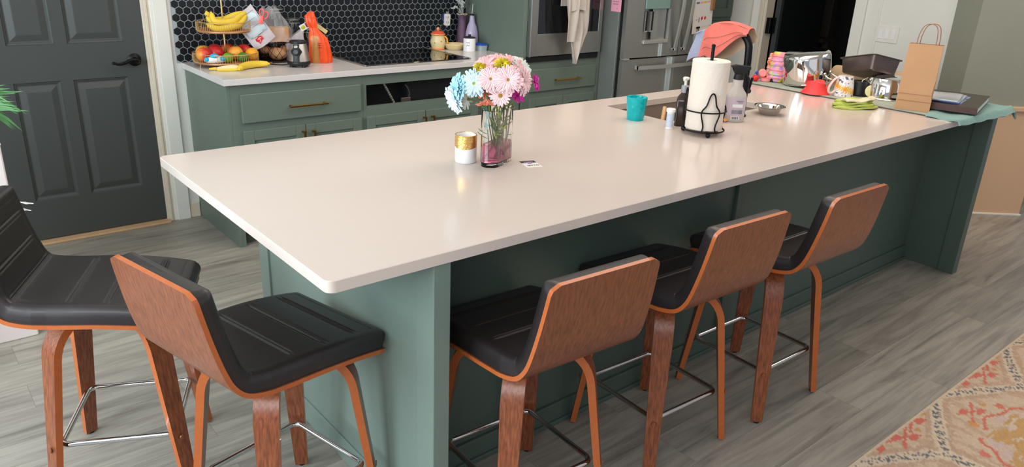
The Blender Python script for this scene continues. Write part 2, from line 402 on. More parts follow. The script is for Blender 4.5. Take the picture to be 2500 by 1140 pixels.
# dark room past the doorway
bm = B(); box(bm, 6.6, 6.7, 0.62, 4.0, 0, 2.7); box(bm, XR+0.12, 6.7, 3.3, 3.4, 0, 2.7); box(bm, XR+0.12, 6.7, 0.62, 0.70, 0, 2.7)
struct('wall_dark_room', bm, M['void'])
bm = B(); box(bm, XR+0.121, 6.6, 0.7, 3.3, 0.0, 0.004); struct('dark_room_floor', bm, M['void'])  # black floor sheet, the unlit room's darkness in its colour
sh_ = thing('dark_room_shelf', 'dim grey-brown shelf unit seen in the dark room through the doorway', 'shelf', (6.5, 2.65, 0))
bm = B(); box(bm, 6.35, 6.59, 2.44, 2.80, 0.845, 0.885, 0.004); obj('shelf_board', bm, M['darkwood'], sh_, world=True)
bm = B(); box(bm, 6.45, 6.59, 2.44, 2.50, 0.004, 0.845, 0.004); obj('post', bm, M['darkwood'], sh_, world=True)
bm = B(); box(bm, 6.50, 6.59, 2.48, 2.62, 0.885, 1.9, 0.004); obj('back_post', bm, M['darkwood'], sh_, world=True)
bm = B(); lathe(bm, [(0, 0), (0.024, 0), (0.034, 0.07), (0.031, 0.07), (0.022, 0.004), (0, 0.004)], 24, mtx=Matrix.Translation((6.46, 2.765, 0.915)) @ Matrix.Rotation(1.2, 4, 'X'))
tag(obj('grey_cup', bm, M['steel'], smooth=40), 'small grey cup lying on the shelf in the dark room', 'cup')
# back door casing and jamb
bm = B()
for a, b, y in ((0.555, 0.628, 0.020), (0.540, 0.556, 0.012)): box(bm, a, b, YW-y, YW, 0, 2.13, 0.003)
struct('trim_3', bm, M['trim'])
bm = B()
for a, b, y in ((0.499, 0.515, 0.006), (0.513, 0.528, 0.014), (0.527, 0.541, 0.008)): box(bm, a, b, YW-y, YW+0.11, 0.0, 2.10, 0.003)
struct('trim_4', bm, M['trimold'])
struct('trim_5', box(B(), -0.34, 0.51, YW-0.045, YW+0.11, 0.0, 0.014, 0.004), M['thresh'])
struct('baseboard_back', box(B(), 0.63, 0.688, YW-0.012, YW, 0, 0.09, 0.003), M['trimold'])
# doorway casing on right wall
bm = B(); box(bm, XR-0.02, XR, 2.262, 2.345, 0, 2.12, 0.003); box(bm, XR-0.02, XR, 1.41, 1.495, 0, 2.12, 0.003)
struct('trim_6', bm, M['trim'])
bm = B(); box(bm, XR-0.028, XR, 2.245, 2.275, 0, 2.1, 0.004); box(bm, XR-0.014, XR+0.1, 2.225, 2.25, 0, 2.08, 0.004); box(bm, XR-0.022, XR+0.1, 2.272, 2.285, 0, 2.1, 0.004)
struct('trim_7', bm, M['trimold'])
struct('trim_8', box(B(), XR-0.006, XR, 1.30, 1.312, 0, 2.7, 0.002), M['trim'])
# second door: dark, ajar, its edge and hinge showing
d2 = B(); box(d2, XR+0.13, XR+0.78, 2.165, 2.205, 0.01, 2.03, 0.003); box(d2, XR+0.09, XR+0.131, 2.163, 2.205, 0.01, 2.03, 0.002, mi=1)
d2o = struct('door_2', d2, [M['blackdoor'], M['doorlead']])
hg = obj('hinge', box(B(), XR+0.005, XR+0.095, 2.185, 2.222, 1.01, 1.135, 0.004), M['blackmetal'], d2o)
# back door, six panels
def panel_door(x0, x1, z0, z1, y, panels):
    bm = B(); xs = sorted(set([x0, x1]+[p[0] for p in panels]+[p[1] for p in panels])); zs = sorted(set([z0, z1]+[p[2] for p in panels]+[p[3] for p in panels]))
    def inside(cx, cz): return any(p[0] < cx < p[1] and p[2] < cz < p[3] for p in panels)
    for i in range(len(xs)-1):
        for j in range(len(zs)-1):
            if not inside((xs[i]+xs[i+1])/2, (zs[j]+zs[j+1])/2):
                bm.faces.new([bm.verts.new(q) for q in ((xs[i], y, zs[j]), (xs[i+1], y, zs[j]), (xs[i+1], y, zs[j+1]), (xs[i], y, zs[j+1]))])
    steps = ((0, 0), (0.004, 0.007), (0.010, 0.009), (0.014, 0.013), (0.020, 0.014), (0.048, 0.004), (0.052, 0.003))
    for a, b, c, d in panels:
        prev = None
        for ins, dep in steps:
            ring = [(a+ins, y+dep, c+ins), (b-ins, y+dep, c+ins), (b-ins, y+dep, d-ins), (a+ins, y+dep, d-ins)]
            if prev:
                for k in range(4): bm.faces.new([bm.verts.new(q) for q in (prev[k], prev[(k+1) % 4], ring[(k+1) % 4], ring[k])])
            prev = ring
        bm.faces.new([bm.verts.new(q) for q in prev])
    box(bm, x0, x1, y+0.016, y+0.04, z0, z1)
    for q in ((x0, x0+0.0001), (x1-0.0001, x1)): box(bm, q[0], q[1], y, y+0.02, z0, z1)
    box(bm, x0, x1, y, y+0.02, z0, z0+0.0001)
    bmesh.ops.remove_doubles(bm, verts=bm.verts, dist=0.00005)
    return bm
pan = []
for a, b in ((-0.205+0.065, 0.072), (0.128, 0.395)):
    pan += [(a, b, 0.235, 0.855), (a, b, 1.038, 1.66), (a, b, 1.76, 1.96)]
d1 = struct('door_1', panel_door(-0.33, 0.497, 0.022, 2.04, YW+0.004, pan), M['door'])
d1['label'] = 'charcoal six-panel door with a black lever handle, left of the kitchen'
lv = B(); lathe(lv, [(0.0, 0), (0.033, 0), (0.034, 0.006), (0.026, 0.012), (0.016, 0.016), (0.014, 0.045), (0, 0.046)], 28, mtx=frame_mtx((0.435, YW+0.004, 0.942), (1, 0, 0), (0, 0, 1)))
tube(lv, catmull([(0.437, YW-0.036, 0.944), (0.41, YW-0.040, 0.946), (0.375, YW-0.040, 0.932), (0.345, YW-0.040, 0.928), (0.322, YW-0.040, 0.936), (0.316, YW-0.040, 0.928)], 6), lambda t: 0.010-0.004*t, 10)
tube(lv, catmull([(0.437, YW-0.038, 0.944), (0.452, YW-0.038, 0.938), (0.448, YW-0.038, 0.926), (0.436, YW-0.038, 0.929)], 6), 0.006, 8)
lv_o = obj('door_handle', lv, M['blackmetal'], d1, smooth=50)

# ---- hex tiled backsplash
def backsplash():
    bm = B(); x0, x1, z0, z1 = 0.652, 2.66, H-0.002, 1.50; y = YW-0.001
    box(bm, x0, x1, y-0.004, y, z0, z1)
    n = B(); P = 0.0418; Rr = P/math.sqrt(3); r = (P-0.0040)/math.sqrt(3); row = 0; z = z0-0.01
    while z < z1+Rr:
        x = x0 + (P/2 if row % 2 else 0)
        while x < x1+P/2:
            pts = []
            for k in range(6):
                a = math.radians(60*k+90); pts.append((x+r*math.cos(a), z+r*math.sin(a)))
            if x-r > x0-P*0.45 and x+r < x1+P*0.45 and z < z1:
                cl = lambda px, pz: (min(max(px, x0), x1), min(max(pz, z0), z1))
                o_ = [cl(*p) for p in pts]; i_ = [cl(x+(p[0]-x)*0.93, z+(p[1]-z)*0.93) for p in pts]
                if (max(p[0] for p in o_)-min(p[0] for p in o_)) > 0.008 and (max(p[1] for p in o_)-min(p[1] for p in o_)) > 0.008:
                    jit = random.uniform(-0.0006, 0.0006)
                    lo = [n.verts.new((p[0], y-0.0041, p[1])) for p in o_]; mid = [n.verts.new((p[0], y-0.0062, p[1])) for p in o_]; hi = [n.verts.new((p[0], y-0.0072+jit*(k % 2), p[1])) for k, p in enumerate(i_)]
                    for a_, b_ in ((lo, mid), (mid, hi)):
                        for k in range(6): n.faces.new((a_[k], a_[(k+1) % 6], b_[(k+1) % 6], b_[k]))
                    n.faces.new(hi)
            x += P
        z += P*0.866; row += 1
    for f in n.faces: f.material_index = 1
    merge(bm, n); return bm
bs = backsplash(); bsp = struct('wall_backsplash', bs, [M['grout'], M['hex']])
bsp['label'] = 'black hexagon tile backsplash with grey grout'

# ================================================================ CABINETS ALONG THE BACK WALL
YF = 2.495      # face frame
def shaker(x0, x1, z0, z1, y, t=0.019, rail=0.055, flat=False):
    bm = B()
    if flat:
        box(bm, x0, x1, y-t, y, z0, z1, 0.004); return bm
    for a, b, c, d in ((x0, x0+rail, z0, z1), (x1-rail, x1, z0, z1), (x0+rail, x1-rail, z1-rail, z1), (x0+rail, x1-rail, z0, z0+rail)):
        box(bm, a, b, y-t, y, c, d, 0.0025)
    box(bm, x0+rail, x1-rail, y-t+0.010, y, z0+rail, z1-rail)
    return bm
def bar_pull(p0, p1, out=(0, -1, 0), off=0.030, w=0.010):
    p0 = Vector(p0); p1 = Vector(p1); o = Vector(out); bm = B(); u = (p1-p0).normalized(); L = (p1-p0).length
    mt = frame_mtx(p0+o*off, u, o); box(bm, 0, L, -w/2, w/2, -w/2, w/2, 0.0015, mtx=mt)
    for s in (0.006, L-0.016): box(bm, s, s+0.010, -off, 0, -w/2, w/2, 0.001, mtx=mt)
    return bm
def cabinet(name, label, x0, x1, slot=None):
    t = thing(name, label, 'cabinet', ((x0+x1)/2, (YF+YW)/2, 0))
    bm = B()
    box(bm, x0, x0+0.018, YF-0.002, YW-0.002, 0.0, H-0.032, 0.001); box(bm, x1-0.018, x1, YF+0.002, YW-0.002, 0.0, H-0.032)
    box(bm, x0+0.018, x1-0.018, YW-0.02, YW-0.004, 0, H-0.032); box(bm, x0+0.018, x1-0.018, YF+0.02, YW-0.02, 0.09, 0.11)
    obj('carcass', bm, M['green'], t, world=True)
    bm = B(); s = 0.045
    if slot:
        a, b, c, d = slot
        box(bm, x0+0.018, a, YF-0.002, YF+0.018, 0.09, H-0.032); box(bm, b, x1, YF-0.002, YF+0.018, 0.09, H-0.032)
        box(bm, a, b, YF-0.002, YF+0.018, d, H-0.032); box(bm, a, b, YF-0.002, YF+0.018, 0.09, c)
    else: box(bm, x0+0.018, x1, YF-0.002, YF+0.018, 0.09, H-0.032)
    box(bm, x0+0.018, x0+0.035, YF-0.002, YF+0.018, 0, 0.09)
    obj('face_frame', bm, M['green'], t, world=True)
    obj('toe_kick', box(B(), x0+0.035, x1, YF+0.05, YF+0.06, 0, 0.09), M['greenshade'], t, world=True)
    return t
YD = YF-0.002
def add_front(t, kind, x0, x1, z0, z1, handle=None, flat=False, y=YD):
    o = obj(kind, shaker(x0, x1, z0, z1, y, flat=flat), M['green'], t, world=True)
    if handle: obj('handle', bar_pull(handle[0], handle[1]), M['brass'], o, world=True)
    return o
yh = YD-0.019
c1 = cabinet('base_cabinet', 'sage green base cabinet at the left end, one wide drawer over two doors', 0.69, 1.465)
add_front(c1, 'drawer', 0.756, 1.445, 0.682, 0.833, ((1.005, yh, 0.752), (1.224, yh, 0.752)), flat=True)
add_front(c1, 'door', 0.756, 1.098, 0.115, 0.642, ((1.078, yh, 0.47), (1.078, yh, 0.617)))
add_front(c1, 'door', 1.102, 1.445, 0.115, 0.642, ((1.137, yh, 0.47), (1.137, yh, 0.613)))
c2 = cabinet('base_cabinet', 'sage green base cabinet below the cooktop with an open black slot over two doors', 1.466, 2.30, slot=(1.487, 2.26, 0.70, 0.822))
add_front(c2, 'door', 1.480, 1.878, 0.115, 0.642, ((1.863, yh, 0.47), (1.863, yh, 0.612)))
add_front(c2, 'door', 1.884, 2.28, 0.115, 0.642, ((1.922, yh, 0.47), (1.922, yh, 0.612)))
bm = B(); box(bm, 1.487, 2.26, 2.62, 2.63, 0.66, 0.86); box(bm, 1.486, 1.49, 2.515, 2.63, 0.66, 0.86); box(bm, 2.256, 2.262, 2.515, 2.63, 0.66, 0.86); box(bm, 1.487, 2.26, 2.515, 2.63, 0.66, 0.664)
box(bm, 1.80, 2.20, 2.55, 2.62, 0.665, 0.85, 0.004)
obj('cavity_liner', bm, M['black'], c2, world=True)
bm = B(); tube(bm, [(1.60+0.10*t_, 2.52+0.01*t_, 0.85-0.17*t_) for t_ in [k/40 for k in range(41)]], lambda t: 0.007+0.0015*math.sin(t*160), 8)
obj('braided_hose', bm, M['steel'], c2, smooth=40, world=True)
bm = B(); box(bm, 1.745, 1.81, 2.53, 2.545, 0.668, 0.72, 0.003, mtx=None); tube(bm, catmull([(1.77, 2.53, 0.80), (1.785, 2.525, 0.775), (1.80, 2.53, 0.74), (1.79, 2.54, 0.70)], 5), 0.004, 6)
obj('wiring_bracket', bm, M['pan'], c2, world=True)
c3 = cabinet('base_cabinet', 'narrow sage green base cabinet between the cooktop cabinet and the oven tower', 2.301, 2.638)
add_front(c3, 'drawer', 2.315, 2.62, 0.682, 0.833, ((2.40, yh, 0.752), (2.54, yh, 0.752)), flat=True)
add_front(c3, 'door', 2.315, 2.62, 0.115, 0.642, ((2.345, yh, 0.47), (2.345, yh, 0.612)))
# countertop
bm = B(); prism(bm, [(0.672, 2.468), (2.638, 2.468), (2.638, YW-0.008), (0.672, YW-0.008)], H-0.031, H, 0.002)
cto = obj('countertop', bm, M['slabback']); tag(cto, 'white quartz countertop along the tiled back wall', 'countertop')

# ---- oven tower
tw = thing('oven_tower', 'tall sage green oven cabinet with a brass-handled drawer, between the counter and the fridge', 'cabinet', (3.01, 2.8, 0))
bm = B(); box(bm, 2.640, 2.662, YF-0.012, YW-0.002, 0, 2.3, 0.002); obj('side_panel', bm, M['green'], tw, world=True)
bm = B(); box(bm, 3.345, 3.368, YF-0.012, YW-0.002, 0, 2.3); box(bm, 2.662, 3.345, YW-0.02, YW-0.002, 0, 2.3); box(bm, 2.662, 3.345, YF, YF+0.02, 1.62, 2.3); box(bm, 2.662, 3.345, YF, YW-0.02, 2.28, 2.30)
box(bm, 2.662, 3.345, YF, YW-0.02, 0.835, 0.875)
obj('carcass', bm, M['green'], tw, world=True)
bm = B(); box(bm, 2.662, 2.672, YF-0.01, YF+0.01, 0, 1.62); box(bm, 3.342, 3.368, YF-0.01, YF+0.01, 0, 2.3); box(bm, 2.662, 3.345, YF-0.004, YF+0.012, 0.09, 0.876); obj('face_frame', bm, M['green'], tw, world=True)
add_front(tw, 'drawer', 2.718, 3.335, 0.678, 0.828, ((2.927, yh, 0.749), (3.163, yh, 0.749)), flat=True)
add_front(tw, 'door', 2.718, 3.024, 0.115, 0.634); add_front(tw, 'door', 3.028, 3.335, 0.115, 0.634)
ov = thing('wall_oven', 'stainless steel built-in wall oven with a dark window, a towel over its handle', 'oven', (3.01, 2.6, 0.88))
bm = B(); box(bm, 2.674, 3.340, YF-0.006, YW-0.05, 0.877, 1.60); obj('oven_body', bm, M['black'], ov, world=True)
bm = B(); x0, x1, z0, z1 = 2.676, 3.338, 0.918, 1.50
for a, b, c, d in ((x0, 2.742, z0, z1), (3.335-0.03, x1, z0, z1), (2.742, 3.305, z0, 1.062), (2.742, 3.305, 1.46, z1)): box(bm, a, b, YF-0.040, YF-0.008, c, d, 0.003)
obj('oven_door', bm, M['steel'], ov, world=True)
obj('oven_window', box(B(), 2.742, 3.305, YF-0.036, YF-0.012, 1.060, 1.462, 0.002), M['ovenglass'], ov, world=True)
obj('edge_trim', box(B(), 2.674, 2.684, YF-0.044, YF-0.006, 0.915, 1.52, 0.002), M['chrome'], ov, world=True)
bm = B(); tube(bm, [(2.74, 2.395, 1.43), (3.28, 2.395, 1.43)], 0.011, 12); 
for xx in (2.77, 3.25): box(bm, xx-0.01, xx+0.01, 2.395, YF-0.038, 1.42, 1.44, 0.003)
obj('oven_handle', bm, M['steelh'], ov, smooth=40, world=True)
obj('vent_grille', box(B(), 2.676, 3.338, YF-0.020, YF-0.008, 0.878, 0.913, 0.003), M['black'], ov, world=True)
bm = B(); box(bm, 2.676, 3.338, YF-0.03, YF-0.008, 1.505, 1.60, 0.003); obj('control_panel', bm, M['ovenglass'], ov, world=True)
# towel on the oven handle
def towel():
    bm = B()
    Z = [1.445, 1.36, 1.27, 1.20, 1.13, 1.07, 1.03, 0.99, 0.95, 0.905, 0.865]
    Lx = [2.90, 2.905, 2.915, 2.925, 2.94, 2.955, 2.965, 2.972, 2.985, 3.00, 3.022]
    Rx = [3.14, 3.13, 3.13, 3.13, 3.13, 3.12, 3.10, 3.085, 3.070, 3.052, 3.030]
    Lc = catmull([(a, 0, z) for a, z in zip(Lx, Z)], 5); Rc = catmull([(a, 0, z) for a, z in zip(Rx, Z)], 5); n = len(Lc)
    def f(u, v):
        i = min(n-1, int(round(u*(n-1)))); a = Lc[i]; b = Rc[i]; x = a.x+(b.x-a.x)*v
        fold = 0.010*math.sin(v*9+u*3.0)+0.007*math.sin(v*17-u*5)
        return (x, 2.378-fold-0.004*u, a.z)
    grid(bm, f, n, 26)
    def g(u, v):     # left hanging flap
        z = 1.445-u*0.43; w = 0.115*(1-0.35*u); x = 2.885+0.03*u+w*v
        return (x, 2.362-0.010*math.sin(v*7+u*2)-0.012*math.sin(u*PI), z)
    grid(bm, g, 24, 12)
    def g2(u, v):    # square front lap
        z = 1.445-u*0.235; x = 2.925+0.135*v+0.01*u
        return (x, 2.352-0.006*math.sin(v*6)-0.006*u*math.sin(v*PI), z+0.012*math.sin(v*PI)*u)
    grid(bm, g2, 16, 12)
    def g3(u, v):   # over the bar
        a = PI*u; return (2.89+0.25*v, 2.395-0.017*math.cos(a)*(1+0.2*math.sin(v*9)), 1.44+0.014*math.sin(a))
    grid(bm, g3, 10, 12)
    def g4(u, v): return (2.90+0.22*v, 2.418+0.004*math.sin(v*11), 1.44-u*0.20)
    grid(bm, g4, 8, 12)
    bmesh.ops.solidify(bm, geom=list(bm.faces), thickness=0.003); return bm
tag(obj('kitchen_towel', towel(), M['towelgrey'], smooth=60), 'light grey linen towel hanging over the wall oven handle', 'towel')

# ---- refrigerator
fr = thing('refrigerator', 'stainless steel french door refrigerator with water dispenser and bottom freezer drawer', 'refrigerator', (3.86, 2.7, 0))
obj('fridge_cabinet', box(B(), 3.374, 4.33, 2.335, 3.10, 0.02, 1.78, 0.004), M['fridgeside'], fr, world=True)
bm = B(); box(bm, 3.39, 4.32, 2.305, 2.336, 0.60, 1.77); box(bm, 3.39, 4.32, 2.305, 2.336, 0.06, 0.60)
obj('door_gasket', bm, M['black'], fr, world=True)
def fdoor(x0, x1, z0, z1, y0=2.305, bow=0.03, xc=3.86, hw=0.48, cut=None):
    bm = B(); n = 14
    def yf(x): return 2.245+bow*((x-xc)/hw)**2
    xs = [x0+(x1-x0)*i/n for i in range(n+1)]
    if cut: xs = sorted(set(xs+[cut[0], cut[1]]))
    def cell(a, b, c, d):
        loft(bm, [[(a, yf(a), c), (a, y0, c), (a, y0, d), (a, yf(a), d)], [(b, yf(b), c), (b, y0, c), (b, y0, d), (b, yf(b), d)]], True, True)
    for a, b in zip(xs[:-1], xs[1:]):
        if b-a < 1e-6: continue
        if cut and a >= cut[0]-1e-6 and b <= cut[1]+1e-6:
            cell(a, b, z0, cut[2]); cell(a, b, cut[3], z1)
        else: cell(a, b, z0, z1)
    bmesh.ops.remove_doubles(bm, verts=bm.verts, dist=1e-5)
    seen = {}; dl = []
    for f in bm.faces:
        k = tuple(sorted(v.index for v in f.verts))
    bm.verts.index_update()
    for f in bm.faces:
        k = tuple(sorted(v.index for v in f.verts)); seen.setdefault(k, []).append(f)
    for k, fs in seen.items():
        if len(fs) > 1: dl += fs
    bmesh.ops.delete(bm, geom=dl, context='FACES_ONLY')
    return bm
ld = obj('left_door', fdoor(3.385, 3.938, 0.892, 1.77, cut=(3.545, 3.815, 1.008, 1.42)), M['fridge'], fr, smooth=30, world=True)
rd = obj('right_door', fdoor(3.945, 4.335, 0.892, 1.77), M['fridge'], fr, smooth=30, world=True)
fz = obj('freezer_drawer', fdoor(3.385, 4.335, 0.10, 0.878), M['fridge'], fr, smooth=30, world=True)
bm = B(); box(bm, 3.545, 3.815, 2.296, 2.304, 1.008, 1.42)
grid(bm, lambda u, v: (3.655+0.15*u, 2.262+0.030*math.sin(PI*(0.15+0.7*u)), 1.012+0.208*v), 10, 4)
obj('dispenser_recess', bm, M['steel'], ld, world=True, smooth=40)
obj('dispenser_panel', box(B(), 3.552, 3.812, 2.250, 2.292, 1.222, 1.42, 0.004), M['dispteal'], ld, world=True)
bm = B()
for xx in (3.565, 3.625): box(bm, xx, xx+0.026, 2.258, 2.292, 1.075, 1.205, 0.004)
obj('dispenser_paddles', bm, M['black'], ld, world=True)
bm = B()
for xx in (3.563, 3.623): box(bm, xx, xx+0.030, 2.255, 2.294, 1.066, 1.076, 0.002); box(bm, xx-0.001, xx+0.001, 2.254, 2.294, 1.066, 1.205)
obj('dispenser_nozzles', bm, M['steelh'], ld, world=True)
obj('drip_tray', box(B(), 3.548, 3.812, 2.238, 2.294, 0.985, 1.012, 0.004), M['steelh'], ld, world=True)
def curve_handle(x, zb, zt, side):
    bm = B(); pts = []
    for i in range(21):
        t = i/20; pts.append(Vector((x+0.055*side*0-0.0*t, 2.245-0.018-0.045*math.sin(PI*min(1, t)), zb+(zt-zb)*t)))
    ring = []
    for p in pts: ring.append([(p.x-0.013, p.y, p.z), (p.x+0.013, p.y, p.z), (p.x+0.013, p.y+0.012, p.z), (p.x-0.013, p.y+0.012, p.z)])
    loft(bm, ring)
    for z in (zb, zt-0.02): box(bm, x-0.013, x+0.013, 2.222, 2.252, z, z+0.02, 0.002)
    return bm
obj('handle', curve_handle(3.885, 0.925, 1.72, -1), M['steelh'], ld, smooth=40, world=True)
obj('handle', curve_handle(3.992, 0.925, 1.72, 1), M['steelh'], rd, smooth=40, world=True)
bm = B(); ring = []
for i in range(31):
    t = i/30; x = 3.50+0.74*t; y = 2.245-0.02-0.030*math.sin(PI*t)**0.7
    ring.append([(x, y, 0.812), (x, y, 0.838), (x, y+0.012, 0.838), (x, y+0.012, 0.812)])
loft(bm, ring)
for x in (3.50, 4.22): box(bm, x, x+0.02, 2.222, 2.26, 0.812, 0.838)
obj('handle', bm, M['steelh'], fz, smooth=40, world=True)
obj('hinge_cap', box(B(), 3.39, 3.44, 2.26, 2.31, 0.879, 0.891, 0.002), M['steelh'], fr, world=True)
# notes and calendar on the fridge
nt_ = thing('pink_note', 'pink handwritten note under a round magnet on the refrigerator side', 'note', (3.373, 2.37, 1.235))
FM = frame_mtx((3.3728, 2.413, 1.20), (0, -1, 0), (0, 0, 1))
obj('paper', box(B(), 0, 0.092, 0, 0.105, 0, 0.0006, mtx=FM), M['pinknote'], nt_, world=True)
bm = B()
for k, y in enumerate((0.085, 0.066, 0.05, 0.022)): scribble(bm, 0.012 if k < 3 else 0.05, 0.08-0.006*k, y, 0.010, 0.0008, 0.001, mtx=FM, seed=k)
obj('handwriting', bm, M['ink'], nt_, world=True)
mg = obj('magnet', lathe(B(), [(0, 0), (0.016, 0), (0.016, 0.006), (0.012, 0.008), (0, 0.008)], 20, mtx=FM @ Matrix.Translation((0.074, 0.100, 0.0006))), M['black'], nt_, world=True, smooth=40)
obj('emblem', lathe(B(), [(0, 0.009), (0.008, 0.009), (0.008, 0.0095), (0, 0.0095)], 16, mtx=FM @ Matrix.Translation((0.074, 0.100, 0.0))), M['orange'], mg, world=True)
cal = thing('calendar', 'white printed calendar sheet clipped to the right refrigerator door', 'calendar', (4.2, 2.22, 1.08))
CM = frame_mtx((4.085, 2.234, 1.082), (1, 0.05, 0.06), (0, 0, 1))
bm = B(); box(bm, 0, 0.225, 0, 0.34, 0, 0.0008, mtx=CM); obj('front_sheet', bm, M['whitepl'], cal, world=True)
bm = B(); box(bm, -0.018, 0.20, -0.045, 0.33, 0.0012, 0.0024, mtx=CM @ Matrix.Translation((0, 0, -0.003))); obj('under_sheets', bm, M['paper'], cal, world=True)
for c, xx in ((M['print'], 0.01), (M['pinknote'], 0.055), (M['pyel'], 0.10), (M['pinknote'], 0.145)):
    obj('header_mark', box(B(), xx, xx+0.038, 0.168, 0.182, 0.0008, 0.0014, mtx=CM), c, cal, world=True)
bm = B()
for k in range(8): box(bm, 0.01, 0.19, 0.20+0.016*k, 0.202+0.016*k, 0.0008, 0.0013, mtx=CM)
for k in range(6): box(bm, 0.19, 0.205, 0.09+0.016*k, 0.092+0.016*k, 0.0008, 0.0013, mtx=CM)
obj('ruled_lines', bm, M['print'], cal, world=True)
bm = B(); box(bm, 0.052, 0.059, 0.035, 0.07, 0.0008, 0.0014, mtx=CM); scribble(bm, 0.02, 0.04, 0.055, 0.006, 0.0008, 0.001, mtx=CM); obj('handwriting', bm, M['ink'], cal, world=True)
bm = B()
for cx in (0.092, 0.132):
    prism(bm, [(cx-0.014, 0.06), (cx, 0.044), (cx+0.014, 0.06), (cx, 0.078)], 0.0008, 0.0015, mtx=CM)
obj('emblem', bm, M['red'], cal, world=True)
bm = B(); tube(bm, [(0.035, -0.035, 0.004), (0.06, -0.035, 0.004), (0.055, 0.0, 0.006), (0.04, 0.0, 0.006)], 0.002, 6, closed=True, mtx=CM); box(bm, 0.03, 0.065, -0.008, 0.004, 0.001, 0.010, mtx=CM)
obj('binder_clip', bm, M['blackmetal'], cal, world=True)
tag(obj('wooden_magnet', box(B(), 4.262, 4.302, 2.225, 2.243, 1.205, 1.30, 0.008, mtx=None), mat('magnet_wood', (150, 108, 62), 0.5, var=0.2)), 'brown wooden magnet holding the calendar on the fridge', 'magnet')
# pantry cabinet beyond the fridge
pc = thing('pantry_cabinet', 'tall sage green cabinet between the fridge and the white door frame', 'cabinet', (4.66, 2.8, 0))
obj('carcass', box(B(), 4.36, 4.918, 2.505, YW-0.002, 0, 2.3, 0.002), M['greenshade'], pc, world=True)
obj('door', shaker(4.40, 4.90, 1.12, 2.2, 2.505, rail=0.07), M['greenshade'], pc, world=True)
obj('door', shaker(4.40, 4.90, 0.1, 1.09, 2.505, rail=0.07), M['greenshade'], pc, world=True)
struct('wall_pantry_side', box(B(), 4.92, XR, 2.36, YW, 0, 2.7), M['wall'])

# switch plate on right wall
sw = thing('light_switch_plate', 'white triple rocker light switch plate on the right wall', 'light switch', (XR-0.001, 1.225, 1.11))
SM = frame_mtx((XR-0.001, 1.307, 1.053), (0, -1, 0), (0, 0, 1))
obj('plate', box(B(), 0, 0.163, 0, 0.114, 0, 0.006, 0.002, mtx=SM), M['whitepl'], sw, world=True)
for k in range(3):
    obj('rocker', box(B(), 0.020+0.046*k, 0.050+0.046*k, 0.024, 0.090, 0.004, 0.0095, 0.002, mtx=SM), M['white'], sw, world=True)
# wall outlet
ol = thing('wall_outlet', 'white double socket outlet hanging without cover on the hex tiles', 'outlet', (2.467, YW-0.01, 1.098))
obj('junction_hole', box(B(), 2.432, 2.468, YW-0.0095, YW-0.008, 1.068, 1.150, 0.0), M['black'], ol, world=True)
OM = frame_mtx((2.448, YW-0.024, 1.062), (1, 0, -0.05), (0.04, 0, 1))
obj('socket_body', prism(B(), rrect(0, 0.044, 0, 0.078, 0.006), -0.012, 0.004, 0.002, mtx=OM), M['whitepl'], ol, world=True)
bm = B()
for yy in (0.018, 0.052):
    for xx in (0.013, 0.027): box(bm, xx, xx+0.003, yy, yy+0.010, 0.004, 0.005, mtx=OM)
    ball(bm, (0.022, yy-0.005, 0.004), 0.002, mtx=OM, seg=8)
obj('socket_slots', bm, M['black'], ol, world=True)
bm = B(); prism(bm, [(0.010, 0.078), (0.034, 0.078), (0.034, 0.094), (0.010, 0.094)], -0.004, -0.002, mtx=OM); prism(bm, [(0.010, 0), (0.034, 0), (0.024, -0.015)], -0.004, -0.002, mtx=OM)
obj('mounting_strap', bm, M['steelh'], ol, world=True)
bm = B(); tube(bm, catmull([(0.0, 0.02, -0.008), (-0.014, 0.04, -0.006), (-0.012, 0.07, -0.004), (0.004, 0.085, -0.008)], 5), 0.0018, 6, mtx=OM); obj('blue_wire', bm, M['blue'], ol, world=True)

# ================================================================ ISLAND
isl = thing('kitchen_island', 'long sage green kitchen island base with end panels and knee recess', 'kitchen island', (2.0, 0.6, 0))
X0, X1 = 0.277, 3.770; YB = 1.118; ZU = H-0.0305
bm = B()
box(bm, X0, X0+0.050, 0.006, 0.085, 0, ZU, 0.002)                       # front post
box(bm, X0, X0+0.050, YB-0.075, YB, 0, ZU, 0.002)                        # rear stile
box(bm, X0+0.008, X0+0.045, 0.085, YB-0.075, 0, ZU)                      # recessed field
obj('left_end_panel', bm, M['greenlit'], isl, world=True)
obj('left_base_rail', box(B(), X0+0.001, X0+0.010, 0.085, YB-0.075, 0, 0.088, 0.003), M['greenlit'], isl, world=True)
bm = B(); box(bm, X1-0.060, X1, 0.004, 0.085, 0, ZU, 0.002); box(bm, X1-0.052, X1-0.008, 0.085, YB, 0, ZU)
obj('right_end_panel', bm, M['greenshade'], isl, world=True)
bm = B(); box(bm, X0+0.045, X1-0.052, 0.285, 0.305, 0, ZU)
obj('knee_panel', bm, M['greenshade'], isl, world=True)
bm = B(); box(bm, X0+0.045, X1-0.052, 0.272, 0.285, 0, 0.085, 0.003); box(bm, X0+0.045, X1-0.052, 0.262, 0.272, 0, 0.018, 0.003)
obj('knee_baseboard', bm, M['greenshade'], isl, world=True)
bm = B(); box(bm, 1.925, 1.955, 0.270, 0.285, 0.085, ZU, 0.002); obj('panel_batten', bm, M['greenshade'], isl, world=True)
bm = B(); box(bm, X0+0.045, 1.80, YB-0.02, YB, 0.09, ZU); box(bm, 2.85, X1-0.052, YB-0.02, YB, 0.09, ZU); box(bm, 1.80, 2.85, YB-0.02, YB+0.0, 0.09, ZU)
box(bm, X0+0.05, X1-0.06, YB-0.07, YB-0.06, 0, 0.09)
obj('kitchen_side_fronts', bm, M['greenshade'], isl, world=True)
